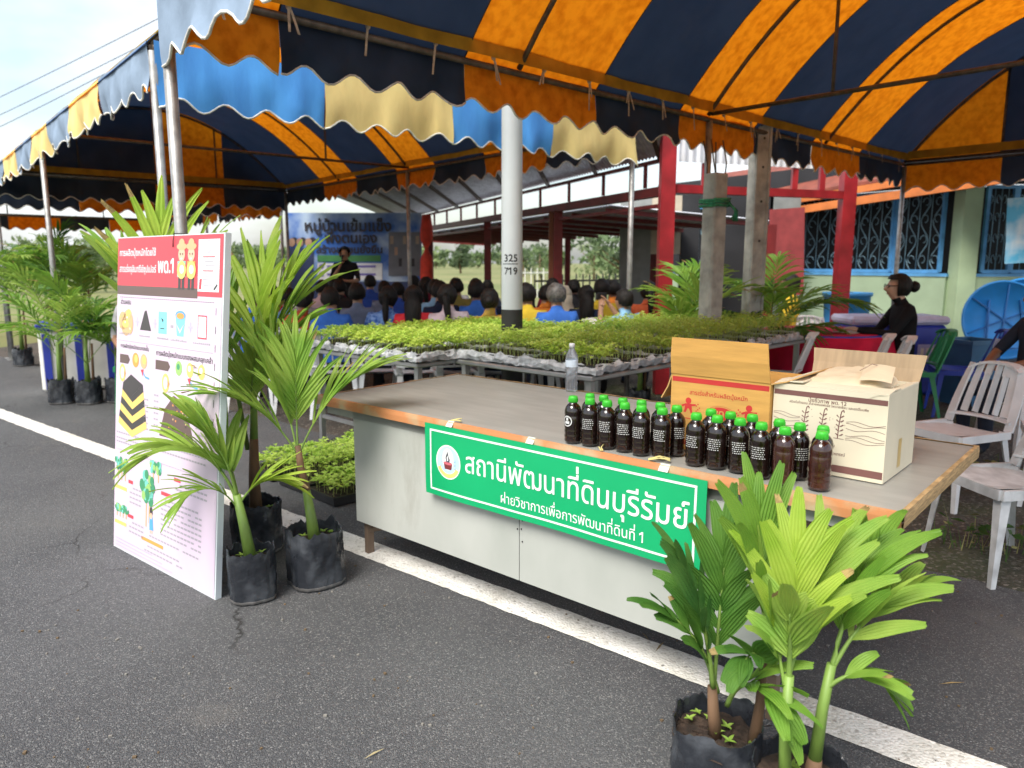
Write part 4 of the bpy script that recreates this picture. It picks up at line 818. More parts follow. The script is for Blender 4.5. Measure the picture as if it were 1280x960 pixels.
def feather(label, loc, h, seed, nf=7, mk=('mid', 'light', 'dark'), L=.75, lw=.028, ll=.34, bag=(.12, .24), grp=None, el=(50, 84)):
    rn = random.Random(seed); fr = []
    for i in range(nf):
        fr.append(((rn.uniform(-.03, .03), rn.uniform(-.03, .03), h * rn.uniform(.30, .5)), 360 * i / nf + rn.uniform(-20, 20), rn.uniform(*el), L * rn.uniform(.8, 1.15), rn.uniform(.5, 1.5), 13, ll, lw, rn.choice(mk), Fe))
    return palm(label, loc, bag, [([(0, 0, .16), (.0, 0, h * .3), (.01, 0, h * .5)], .03, .016, 'g'), ([(.04, .02, .16), (.06, .02, h * .45)], .016, .01, 'b')], fr, seed, False, grp)
GP = 'potted palms along the left roadside'
feather('left roadside palm in the nearest bag, weeds sprouting over its rim', (-4.56, 7.42, 0), 1.25, 21, 8, ('mid', 'light'), .85, grp=GP)
feather('roadside palm with dark spreading leaves in the middle of the near bag group', (-4.27, 7.40, 0), 1.35, 22, 8, ('deep', 'dark', 'mid'), .8, grp=GP)
feather('roadside palm in the rightmost bag, half hidden behind the poster edge', (-4.02, 7.5, 0), 1.1, 23, 7, ('light', 'mid'), .7, grp=GP)
feather('pale green roadside palm at the far left edge of the picture', (-6.75, 10.2, 0), 2.0, 24, 9, ('light', 'mid'), 1.0, .036, .42, grp=GP)
feather('roadside palm of the far bag group standing right beside the leftmost one', (-6.42, 10.3, 0), 2.1, 25, 9, ('mid', 'dark'), .95, .036, .42, grp=GP)
feather('roadside palm with tall upright leaves in the right of the far bag group', (-5.95, 10.4, 0), 2.3, 26, 9, ('light', 'mid'), .95, .036, .4, grp=GP, el=(66, 86))
feather('bushy dark green palm between the concrete pole and the red column', (2.50, 7.15, 0), 1.75, 27, 13, ('dark', 'mid', 'mid'), .74, .032, .4, (.14, .28), el=(28, 80))
feather('stiff upright palm between the lamp post and the concrete post', (1.62, 6.75, 0), 1.55, 28, 6, ('light', 'mid'), .75, .034, .36, (.12, .25), el=(68, 86))
feather('palm with yellowing young leaves just above the seedlings near the red column', (1.22, 7.0, 0), 1.0, 29, 6, ('yellow',), .55, .05, .3, (.11, .22), el=(45, 75))
# ------------------------------------------------------------------ steel tables and seedling trays
random.seed(41)
TRZ = atan2(-.69, .72)
M_ss = mat('stainless_steel', (.42, .43, .43), .33, .8, var=.12, vscale=6)
M_tray = mat('black_tray', (.015, .015, .016), .5, var=.3); M_wrap = mat('crumpled_plastic', (.50, .52, .54), .25, var=.25, vscale=30, bump=.8, bscale=40, trans=.25, spec=.6)
M_sd = [mat('seedling_bright', (.38, .58, .07), .5, vscale=3, trans=.45, col2=(.64, .76, .17)), mat('seedling_green', (.34, .56, .07), .5, vscale=3, trans=.45, col2=(.58, .74, .16)), mat('seedling_stem', (.40, .46, .16), .5)]
def steel_table(label, o, wx, wy):
    t = thing('steel_table', label, 'table', (o[0], o[1], 0), TRZ); mb = MB(); mb.box((wx / 2, wy / 2, .735), (wx, wy, .03), bev=.006); mb.build('tabletop', M_ss, t)
    for x in (.05, wx - .05):
        for y in (.05, wy - .05): MB().bar((x, y, 0), (x, y, .72), .038, .038).build('leg', M_ss, t)
    for y in (.05, wy - .05): MB().bar((.07, y, .22), (wx - .07, y, .22), .025, .025).build('stretcher', M_ss, t)
    return Matrix.Translation((o[0], o[1], 0)) @ Matrix.Rotation(TRZ, 4, 'Z')
def seedling_mesh(seed, tall, m0):
    rn = random.Random(seed); mb = MB(); LX, LY = .30, .56
    for i in range(7):
        for j in range(13):
            x, y = -LX / 2 + .03 + i * .04 + rn.uniform(-.012, .012), -LY / 2 + .03 + j * .042 + rn.uniform(-.012, .012); h = (.15 if tall else .105) * rn.uniform(.7, 1.25)
            b = V((x, y, .045)); tp = b + V((rn.uniform(-.015, .015), rn.uniform(-.015, .015), h)); w_ = .0016
            mb.add([b - V((w_, 0, 0)), b + V((w_, 0, 0)), tp + V((w_ * .6, 0, 0)), tp - V((w_ * .6, 0, 0))], [(0, 1, 2, 3)], 1); mb.add([b - V((0, w_, 0)), b + V((0, w_, 0)), tp + V((0, w_ * .6, 0)), tp - V((0, w_ * .6, 0))], [(0, 1, 2, 3)], 1)
            a0 = rn.uniform(0, 6.3)
            for k in range(5 if tall else 7):
                a = a0 + k * 2.4; el = rn.uniform(-.1, .7); d = V((cos(a) * cos(el), sin(a) * cos(el), sin(el))); sd = V((-sin(a), cos(a), 0)); l = rn.uniform(.028, .052); q = tp - V((0, 0, rn.uniform(0, h * .35)))
                m_ = q + d * l * .55; c = V((0, 0, .004)); mb.add([q, m_ + sd * l * .33 + c, q + d * l + V((0, 0, -l * .25)), m_ - sd * l * .33 + c, m_ - c], [(0, 4, 1), (1, 4, 2), (2, 4, 3), (3, 4, 0)], 0)
    return mb.mesh('seedlings', [m0, M_sd[2]])
SEED = [seedling_mesh(k, k % 2, M_sd[0 if k < 2 else 1]) for k in range(4)]
def tray_mesh():
    mb = MB(); LX, LY = .30, .56; mb.box((0, 0, .028), (LX - .012, LY - .012, .044)); 
    for i in range(7):
        for j in range(13): mb.box((-LX / 2 + .03 + i * .04, -LY / 2 + .03 + j * .042, .052), (.034, .036, .003), 1)
    for s in (-1, 1): mb.box((s * (LX / 2 - .006), 0, .05), (.012, LY, .012)); mb.box((0, s * (LY / 2 - .006), .0505), (LX - .026, .012, .0125))
    return mb.mesh('cell_tray', [M_tray, M_pot])
TRAY = tray_mesh()
def wrap_mesh(seed):
    mb = MB(); n = 64; vs = []; fs = []
    def per(t, g):
        LX, LY = .15 + g, .28 + g; c = t * 4
        if c < 1: return (-LX + 2 * LX * c, -LY)
        if c < 2: return (LX, -LY + 2 * LY * (c - 1))
        if c < 3: return (LX - 2 * LX * (c - 2), LY)
        return (-LX, LY - 2 * LY * (c - 3))
    prof = ((.0, .004), (.018, .012), (.022, .035), (.012, .055), (-.006, .066), (-.012, .06))
    for g, z in prof:
        for j in range(n):
            x, y = per(j / n, g); k = noise.noise((x * 14, y * 14, seed + z * 30)); vs.append((x * (1 + .11 * k), y * (1 + .06 * k), z + .03 * k * (z > .02) + .018 * noise.noise((x * 40, y * 40, seed))))
    for i in range(len(prof) - 1):
        for j in range(n): fs.append((i * n + j, i * n + (j + 1) % n, (i + 1) * n + (j + 1) % n, (i + 1) * n + j))
    return mb.add(vs, fs, 0, False).mesh('plastic_wrap', M_wrap)
WRAP = [wrap_mesh(k * 3.3) for k in range(3)]
def seed_tray(label, loc, rz, k, wrap=True, grp='seedling trays'):
    t = thing('seedling_tray', label, 'seedling tray', loc, rz, grp); link('cell_tray', TRAY, t); s = link('seedlings', SEED[k], t); s['kind'] = 'stuff'
    if wrap: link('plastic_wrap', WRAP[random.randrange(3)], t)
O9 = ['first', 'second', 'third', 'fourth', 'fifth', 'sixth', 'seventh', 'eighth', 'ninth']
Ml = steel_table('left steel table carrying pale seedling trays in front of the seated audience', (-1.56, 5.72), 1.30, 1.95)
for j in range(3):
    for i in range(4):
        p = Ml @ V((.16 + i * .325 + R(-.01, .01), .30 + j * .62 + R(-.015, .015), .7505)); seed_tray('pale seedling tray on the left steel table, %s row, %s from left' % (O9[j], O9[i]), p, TRZ + R(-.05, .05), random.choice([0, 0, 1, 2]), True, 'seedling trays on the left steel table')
Mr = steel_table('nearer right steel table full of wrapped seedling trays behind the desk', (-.39, 5.065), 1.18, 1.46)
Mr2 = steel_table('farther right steel table full of taller seedlings near the concrete post', (-.39 + 1.5 * .69, 5.065 + 1.5 * .72), 1.18, 1.50)
for Mx, nm, o_ in ((Mr, 'nearer right', 0), (Mr2, 'farther right', 1)):
    for j in range(4):
        for i in range(2):
            p = Mx @ V((.30 + i * .585, .185 + j * .362, .7505)); seed_tray('green seedling tray on the %s steel table, %s row, %s side' % (nm, O9[j], ('left', 'right')[i]), p, TRZ + pi / 2 + R(-.04, .04), (random.choice([0, 1, 3, 1]) if not o_ else random.choice([3, 3, 1])), True, 'seedling trays on the right steel tables')
for j in range(2):
    for i in range(3):
        p = V((-1.52, 4.86, .0)) + V((.72, -.69, 0)) * (i * .36) + V((.69, .72, 0)) * (j * .62 + .1); seed_tray('leafy seedling tray on the ground beside the desk, %s row, %s from left' % (('front', 'back')[j], O9[i]), (p.x, p.y, .002), TRZ + R(-.06, .06), random.choice([2, 2, 3]), False, 'seedling trays on the ground')

# ------------------------------------------------------------------ red frame, pavilion, green house
fr = thing('red_steel_frame', 'bright red steel frame of two posts and a cross beam before the green house', 'steel frame', (1.6, 8.0, 0))
def rel(p): return V(p) - V((1.6, 8.0, 0))
C1, C2 = V((1.62, 8.0, 0)), V((3.86, 8.8, 0))
for c, h in ((C1, 3.0), (C2, 2.75)): MB().bar(rel(c), rel(c + V((0, 0, h))), .15, .15).build('column', M_red, fr)
u_ = (C2 - C1).normalized(); ang = atan2(u_.y, u_.x)
MB().bar(rel(C1 + u_ * .09 + V((0, 0, 2.17))), rel(C2 - u_ * .09 + V((0, 0, 2.17))), .08, .085).build('beam', M_red, fr)
for s in (.45, 1.25, 1.62, 2.0): MB().bar(rel(C1 + u_ * s + V((0, 0, 2.215))), rel(C1 + u_ * s + V((0, 0, 2.53))), .06, .06).build('short_post', M_red, fr)
mb = MB(); a_, b_ = rel(C1 + u_ * .12 + V((.0, -.05, 2.44))), rel(C2 - u_ * .5 + V((0, -.05, 2.44)))
mb.grid(lambda a, b: a_.lerp(b_, a) + V((0, .012 * sin(a * 120), .34 * b)), 120, 1); mb.build('tin_sheet', M_tin, fr)
Lp, Ld = V((1.72, 8.1, 0)), V((-.36, .93, 0)); Lq = lambda t, z: Lp + Ld * t + V((0, 0, z))
pv = thing('open_pavilion', 'open sided pavilion with dark red columns and corrugated tin roof over the audience', 'pavilion', Lp, 0)
rp = lambda p: V(p) - Lp
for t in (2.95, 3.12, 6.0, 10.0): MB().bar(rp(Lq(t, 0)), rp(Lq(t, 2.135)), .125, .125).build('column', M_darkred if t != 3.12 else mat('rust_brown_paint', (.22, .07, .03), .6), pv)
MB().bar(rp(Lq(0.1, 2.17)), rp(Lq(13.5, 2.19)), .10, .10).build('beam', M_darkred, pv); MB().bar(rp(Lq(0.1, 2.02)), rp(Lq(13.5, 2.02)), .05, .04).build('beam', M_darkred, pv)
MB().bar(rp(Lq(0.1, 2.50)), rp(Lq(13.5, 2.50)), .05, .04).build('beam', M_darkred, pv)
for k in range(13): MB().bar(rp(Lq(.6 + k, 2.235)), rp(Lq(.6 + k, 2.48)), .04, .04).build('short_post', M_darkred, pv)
def corr(pa, pb, pc, pd_, name, m, per=.076, amp=.012):
    """corrugated sheet pa-pb (eave) to pd-pc, waves running across"""
    pa, pb, pc, pd_ = map(V, (pa, pb, pc, pd_)); n = int((pb - pa).length / per * 4); mb = MB()
    mb.grid(lambda a, b: pa.lerp(pb, a).lerp(pd_.lerp(pc, a), b) + V((0, 0, amp * sin(a * n / 4 * 2 * pi))), n, 2); mb.build(name, m, pv)
corr(rp(Lq(0, 2.55)), rp(Lq(13.5, 2.55)), rp((-4.2, 14.2, 2.98)), rp((1.28, 7.62, 2.98)), 'roof_sheet', M_galv)
n2 = V((.93, .36, 0))
corr(rp(Lq(1.6, 2.12) + n2 * .1), rp(Lq(13.5, 2.12) + n2 * .1), rp(Lq(13.5, 1.98) + n2 * 2.6), rp(Lq(1.6, 1.98) + n2 * 2.6), 'roof_sheet', M_tin)
for k in range(1, 14): MB().bar(rp(Lq(.7 + k, 2.06) + n2 * .1), rp(Lq(.7 + k, 1.93) + n2 * 2.6), .05, .06).build('rafter', M_darkred, pv)
for k in range(9): # purlins under the roof
    a, b = rp(Lq(.3 + k * 1.5, 2.51)), rp((1.28 - 5.48 * k / 9, 7.62 + 6.58 * k / 9, 2.93)); MB().bar(a, b, .04, .05).build('purlin', M_steel_d, pv)
for t in (1.5, 4.5, 8, 12): MB().bar(rp(Lq(t, 0) + n2 * 2.55), rp(Lq(t, 1.92) + n2 * 2.55), .12, .12).build('column', M_darkred, pv)
iw = thing('grey_shed', 'dim grey shed with open doorways behind the red post', 'building', (2.6, 12.6, 0))
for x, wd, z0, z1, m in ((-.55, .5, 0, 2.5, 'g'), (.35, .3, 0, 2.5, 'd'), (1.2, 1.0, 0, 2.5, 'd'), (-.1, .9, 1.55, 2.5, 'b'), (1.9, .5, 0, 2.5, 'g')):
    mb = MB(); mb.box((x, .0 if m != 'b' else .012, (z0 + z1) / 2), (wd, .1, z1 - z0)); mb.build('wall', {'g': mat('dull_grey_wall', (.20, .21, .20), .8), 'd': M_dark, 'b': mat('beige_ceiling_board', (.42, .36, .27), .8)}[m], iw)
gh = thing('green_house', 'sage green house with blue window grilles and an orange brown eave', 'house', (6.5, 11, 0))
cr, lw_d = V((6.5, 11.0, 0)), (V((3.1, 15.9, 0)) - V((6.5, 11, 0))).normalized(); rg = lambda p: V(p) - cr
def wallseg(a, b, z0, z1, m, name='wall', th=.12):
    a, b = V((a[0], a[1], 0)), V((b[0], b[1], 0)); d = (b - a); n = V((d.y, -d.x, 0)).normalized(); mb = MB()
    mb.bar(rg((a + b) / 2 * 1 + V((0, 0, z0))), rg((a + b) / 2 + V((0, 0, z1))), .1, .1) if False else None
    c = rg((a + b) / 2 + V((0, 0, (z0 + z1) / 2))); M = Matrix.Translation(c) @ Matrix.Rotation(atan2(d.y, d.x), 4, 'Z'); mb.box((0, 0, 0), (d.length, th, z1 - z0), 0, M); return mb.build(name, m, gh)
wl = lambda s: cr + lw_d * s
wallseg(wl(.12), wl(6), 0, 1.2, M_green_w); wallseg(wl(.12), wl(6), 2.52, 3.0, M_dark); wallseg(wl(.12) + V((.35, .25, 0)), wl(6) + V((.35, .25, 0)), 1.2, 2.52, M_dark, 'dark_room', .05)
wallseg(wl(.10), wl(6), 1.205, 1.25, M_bluefr, 'sill', .15)
re_ = V((1, -.06, 0)); wr = lambda s: cr + V((.1, 0, 0)) + re_ * s
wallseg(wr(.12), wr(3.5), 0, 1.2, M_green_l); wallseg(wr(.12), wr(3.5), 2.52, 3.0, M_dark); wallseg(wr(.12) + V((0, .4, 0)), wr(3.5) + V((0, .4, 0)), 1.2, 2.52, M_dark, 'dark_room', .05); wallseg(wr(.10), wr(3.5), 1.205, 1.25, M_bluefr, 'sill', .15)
mb = MB(); mb.box(rg(cr + V((.06, -.03, 1.5))), (.26, .26, 3.0)); mb.build('pillar', M_green_l, gh)
def grille(s0, s1, fn, style):
    """window grille: frame, uprights and curling vine bars"""
    f = MB(); Pn = lambda s, z: rg(fn(s) + V((0, -.0, z))); 
    for a, b in (((s0, 1.27), (s0, 2.5)), ((s1, 1.27), (s1, 2.5)), ((s0, 2.48), (s1, 2.48)), ((s0, 1.28), (s1, 1.28))): f.bar(Pn(*a), Pn(*b), .05, .05)
    w = f.build('window_frame', M_bluefr, gh); g = MB(); n = 4
    for k in range(1, n):
        s = s0 + (s1 - s0) * k / n; g.tube([Pn(s, 1.3), Pn(s, 2.46)], .007, 5)
    for k in range(n):
        s = s0 + (s1 - s0) * (k + .5) / n; am = (s1 - s0) / n * .36
        if style: g.tube([Pn(s + am * sin(i * .8), 1.3 + i * .073) for i in range(17)], .008, 5)
        for z in (1.45, 1.75, 2.05, 2.3):
            sg = 1 if k % 2 else -1; g.tube([Pn(s + sg * am * .9 * cos(q) * (1 - q * .1), z + .075 * sin(q) * (1 - q * .08)) for q in [i * .7 for i in range(8)]], .006, 5)
    g.build('grille', M_grille, w)
for s0, s1 in ((.25, .95), (1.0, 1.75), (1.85, 2.75), (2.85, 3.9), (4.0, 5.2)): grille(s0, s1, wl, True)
for s0, s1 in ((.25, .62), (.65, 1.15), (1.2, 2.0), (2.05, 3.0)): grille(s0, s1, wr, False)
e0, e1 = V((6.75, 9.2, 2.70)), V((4.0, 13.9, 2.34)); ed = (e1 - e0)
for z, h in ((0, .10), (-.17, .12)): MB().bar(rg(e0 + ed * .13 + V((0, 0, z))), rg(e1 + V((0, 0, z))), .06, h).build('fascia', M_fascia, gh); MB().bar(rg(e0 - ed * .3 + V((0, 0, z))), rg(e0 + ed * .13 + V((0, 0, z))), .06, h).build('fascia', M_pink, gh)
mb = MB(); q = [e0 - ed * .3 + V((0, 0, .06)), e1 + V((0, 0, .06)), wl(6.2) + V((1.5, 1.0, 3.3)), cr + V((3.5, -1.2, 3.5))]; mb.add([rg(p) for p in q] + [rg(p + V((0, 0, .05))) for p in q], [(3, 2, 1, 0), (4, 5, 6, 7), (0, 1, 5, 4), (1, 2, 6, 5), (2, 3, 7, 6), (3, 0, 4, 7)]); mb.build('roof', mat('red_brown_roof', (.20, .05, .03), .7, var=.2), gh)
for k in range(7): p = e0.lerp(e1, .02 + k * .16) + V((0, 0, -.02)); MB().bar(rg(p), rg(p + V((1.0, .7, .35))), .05, .09).build('rafter', M_fascia, gh)
# posters hung on the house
def hung(name, label, cat, P4, m, th=.01):
    P4 = [V(p) for p in P4]; b = P4[3]; t = thing(name, label, cat, b); n = (P4[1] - P4[0]).cross(P4[3] - P4[0]).normalized(); mb = MB()
    def f(a, c): return P4[0].lerp(P4[1], a).lerp(P4[3].lerp(P4[2], a), c) - b + n * (.02 * noise.noise((a * 2.5, c * 2.5, P4[0].x)))
    mb.grid(f, 10, 8); mb.grid(lambda a, c: f(1 - a, c) - n * .004, 10, 8); mb.build('sheet', m, t); return t, f, n
def facade(fn, s, z, o=-.12): return fn(s) + V((o, o, z))
t, f, n = hung('blue_banner', 'pale blue and white printed banner hung on the right window grille', 'banner', [D(1259, 248, 10.3), D(1330, 243, 10.3), D(1330, 325, 10.3), D(1256, 330, 10.3)], mat('sky_print_vinyl', (.10, .48, .72), .5, vscale=2.2, col2=(.75, .80, .82), edges=(.42, .6)))
mb = MB()
for k, (a0, a1, c0) in enumerate(((.12, .9, .10), (.12, .8, .18), (.15, .9, .62))): mb.grid(lambda a, c: V(f(a0 + (a1 - a0) * a, c0 + .05 * c)) + n * .006, 4, 1)
mb.build('printed_band', [mat('banner_teal_print', (.10, .40, .55), .5)], t)
t, f, n = hung('red_banner', 'hanging red and white cloth banner on the shaded house wall', 'banner', [D(962, 262, 12.0), D(1006, 259, 12.0), D(1004, 368, 12.0), D(960, 372, 12.0)], mat('faded_red_cloth', (.24, .035, .035), .8, var=.15))
mb = MB()
for c0, c1 in ((.02, .16), (.86, .98)): mb.grid(lambda a, c: V(f(.03 + .94 * a, c0 + (c1 - c0) * c)) + n * .006, 6, 1)
mb.build('printed_band', mat('off_white_print', (.66, .62, .52), .8), t); mb = MB()
for q in range(3): mb.grid(lambda a, c: V(f(.22 + .2 * q + .14 * a, .05 + .07 * c)) + n * .009, 2, 1)
for q in range(4): mb.grid(lambda a, c: V(f(.2 + .04 * q + .5 * a, .5 + .06 * q + .03 * c)) + n * .008, 3, 1)
mb.build('printed_mark', mat('dark_red_print', (.12, .03, .03), .8), t)

# ------------------------------------------------------------------ stage banner
BY = 15.0; bo = D(360, 377, BY); st = thing('stage_banner', 'wide blue sky banner with large dark Thai lettering behind the speaker', 'banner', bo)
bxy = lambda px, py, o=0: D(px, py, BY) - bo + V((0, -.012 - o, 0))
mb = MB(); mb.grid(lambda a, b: D(360 + 167 * a, 377 - 111 * b, BY) - bo + V((0, .02 * noise.noise((a * 3, b * 3, 2)) * .3, 0)), 12, 8); mb.grid(lambda a, b: D(527 - 167 * a, 377 - 111 * b, BY) - bo + V((0, .02, 0)), 12, 8)
mb.build('sheet', mat('banner_sky_print', (.03, .14, .52), .5, vscale=1.5, col2=(.50, .64, .80), edges=(.44, .66)), st)
def bquad(mb, x0, y0, x1, y1, mi=0, o=0): mb.add([bxy(x0, y1, o), bxy(x1, y1, o), bxy(x1, y0, o), bxy(x0, y0, o)], [(0, 1, 2, 3)], mi)
mb = MB(); bquad(mb, 397, 329, 478, 350, 0); bquad(mb, 361, 352, 526, 376, 1); bquad(mb, 397, 319, 476, 327, 2, .002); bquad(mb, 486, 290, 526, 345, 3, .004)
for x in range(7): bquad(mb, 488 + x * 5.3, 295 + (x % 3) * 14, 492 + x * 5.3, 305 + (x % 3) * 14, 4 + x % 3, .006)
for k, x in enumerate((364, 374, 385)): # row of people printed as plain dark blue figures
    bquad(mb, x - 5, 310, x + 7, 352, 1, .004 + k * .001); p = [bxy(x + 1 + 4.4 * cos(i * pi / 5), 303 + 5.5 * sin(i * pi / 5), .008 + k * .001) for i in range(10)]; mb.add(p, [list(range(10))[::-1]], 5)
for x in (369, 380, 392): p = [bxy(x - 1 + 4.2 * cos(i * pi / 5), 300.5 + 4 * sin(i * pi / 5), .006) for i in range(10)]; mb.add(p, [list(range(10))[::-1]], 6)
for y in (333, 343): p = [bxy(402 + 3.2 * cos(i * pi / 5), y + 3.2 * sin(i * pi / 5), .004) for i in range(10)]; mb.add(p, [list(range(10))[::-1]], 7); bquad(mb, 409, y - 1.5, 470, y + 1.5, 7, .004)
mb.build('printed_picture', [mat('banner_white', (.7, .72, .74), .5), mat('banner_navy', (.03, .05, .14), .5), mat('banner_green', (.05, .22, .07), .5), mat('banner_grey', (.16, .17, .2), .5), mat('banner_tan', (.4, .3, .22), .5), mat('banner_skin', (.42, .26, .18), .5), mat('banner_dark', (.03, .03, .04), .5), mat('banner_violet', (.16, .14, .42), .5)], st)
for s, x0, x1, y in (('หมู่บ้านเข้มแข็ง', 382, 489, 289), ('พึ่งตนเอง', 407, 471, 303.5), ('สร้างชุมชนยั่งยืน', 396, 478, 316.5)):
    a, b = bxy(x0, y, .01), bxy(x1, y, .01); mb = text_mb(s, 0, b.x - a.x, 0, bold=.03); mb.v = [(a.x + p[0], a.y - p[2] * 4, a.z + p[1]) for p in mb.v]; mb.build('lettering', MATS['banner_dark'], st)
t = thing('red_drape', 'narrow scarlet cloth knotted and hanging from the pavilion beam', 'drape', D(533, 372, 14.2))
mb = MB(); b0 = D(533, 372, 14.2)
for k in range(30):
    pass
def dr(a, b):
    z = D(533, 268 + 104 * b, 14.2) - b0; w_ = .11 * (1 - .75 * math.exp(-((b - .42) / .07) ** 2)) * (.5 + .5 * min(1, b * 4 + .3)); th = 2 * pi * a
    return z + V((w_ * cos(th) * (1 + .2 * sin(5 * th)), w_ * .6 * sin(th), 0))
mb.grid(dr, 16, 22); mb.build('cloth', mat('scarlet_cloth', (.62, .045, .02), .7, var=.2, vscale=9), t)
# ------------------------------------------------------------------ plastic chairs
def chair_parts(seed=0):
    parts = []
    mb = MB(); mb.grid(lambda a, b: ((a - .5) * (.43 - .05 * (1 - b)), .21 - .42 * b, .43 + .012 * cos(b * 3) - .018 * (1 - (2 * a - 1) ** 2) * (1 if 0 < b < 1 else .4)), 8, 8); mb.grid(lambda a, b: ((.5 - a) * (.43 - .05 * (1 - b)), .21 - .42 * b, .418 + .012 * cos(b * 3) - .018 * (1 - (2 * a - 1) ** 2) * (1 if 0 < b < 1 else .4)), 8, 8)
    for s in (-1, 1): mb.bar((s * .205, .2, .415), (s * .205, -.2, .415), .018, .045)
    mb.bar((-.2, .205, .415), (.2, .205, .415), .018, .045); parts.append(('seat', mb))
    for sx, sy in ((-1, 1), (1, 1), (-1, -1), (1, -1)):
        mb = MB(); x0, y0, x1, y1 = sx * .195, sy * .19, sx * .225, sy * (.225 if sy > 0 else .27)
        vs = []
        for (x, y, z, w_) in ((x0, y0, .43, .05), (x0 + (x1 - x0) * .5, y0 + (y1 - y0) * .5, .21, .034), (x1, y1, .0, .024)):
            vs += [(x - sx * w_, y, z), (x, y, z), (x, y - sy * w_, z), (x - sx * w_ * .35, y - sy * w_ * .35, z)]
        fs = [(i * 4 + j, i * 4 + (j + 1) % 4, i * 4 + 4 + (j + 1) % 4, i * 4 + 4 + j) for i in range(2) for j in range(4)] + [(8, 9, 10, 11)]
        mb.add(vs, fs); parts.append(('leg', mb))
    bp = lambda u, v: V((.205 * u * (1 - .18 * v * v), -.20 - .13 * v - .04 * (1 - u * u), .43 + .40 * v - .05 * abs(u) ** 3 * v))
    mb = MB()
    for s in (-1, 1): 
        for i in range(8): mb.bar(bp(s * .93, i / 8), bp(s * .93, (i + 1.04) / 8), .05, .014)
    for i in range(12): a, b = -1 + i / 6, -1 + (i + 1.06) / 6; mb.bar(bp(a * .96, .94), bp(b * .96, .94), .07 * (1 - .0 * a), .014); mb.bar(bp(a * .96, .14), bp(b * .96, .14), .05, .014)
    parts.append(('back_frame', mb))
    for k in range(5):
        mb = MB(); u = -.62 + k * .31
        for i in range(4): mb.bar(bp(u, .18 + .19 * i), bp(u, .18 + .19 * (i + 1.05)), .045, .01)
        parts.append(('slat', mb))
    return parts
CHP = chair_parts(); CHM = {}
M_wc = mat('aged_white_plastic', (.66, .68, .69), .5, var=.2, vscale=9, col2=(.78, .80, .81), edges=(.3, .6), grime=(6, (1, 1, 1), (.40, .40, .38), .62, .85)); M_gc = mat('green_plastic', (.03, .26, .10), .35, var=.1); M_bc = mat('blue_plastic_chair', (.03, .06, .42), .35, var=.1); M_gw = mat('grey_worn_plastic', (.54, .56, .57), .55, var=.25, vscale=9, grime=(7, (1, 1, 1), (.30, .30, .29), .58, .8))
def chair(label, loc, rz, m, group=None):
    t = thing('plastic_chair', label, 'chair', loc, rz, group)
    if m not in CHM: CHM[m] = [(n, mb.mesh(n, m)) for n, mb in CHP]
    for n, me in CHM[m]: link(n, me, t)
    return t
chair('weathered white plastic chair closest to the right end of the desk', (2.27, 3.30, 0), rad_(98), M_gw)
chair('white plastic chair tucked behind the right end of the desk', (2.62, 4.32, 0), rad_(112), M_wc)
chair('white plastic chair under the man in dark jeans at the right edge', (3.72, 5.30, 0), rad_(95), M_wc)
chair('white plastic chair half out of frame at the lower right', (3.25, 4.25, 0), rad_(150), M_wc)
chair('green plastic chair on which the woman in black sits', (3.62, 6.80, 0), rad_(80), M_gc)
chair('white plastic chair just left of the red table behind the cartons', (2.28, 6.55, 0), rad_(66), M_wc)
chair('white plastic chair with its back to us before the red table', (2.88, 6.42, 0), rad_(66), M_wc)
chair('second white chair beside the green chair before the red table', (2.95, 6.22, 0), rad_(68), M_wc)
chair('white plastic chair on the far side of the red table', (3.3, 8.15, 0), rad_(170), M_wc)
bc = chair('dark blue plastic chair with white printed marks near the blue tables', (4.15, 6.85, 0), rad_(70), M_bc)
mb = MB()
for q in range(5): mb.grid(lambda a, b: V((-.12 + .05 * q + .035 * a, -.262 - .05 * (.3 + .5 * b), .60 + .12 * b)), 1, 2)
mb.build('printed_mark', M_white, bc)
chair('green plastic chair at the left edge of the poster', (-3.60, 7.15, 0), rad_(200), M_gc)

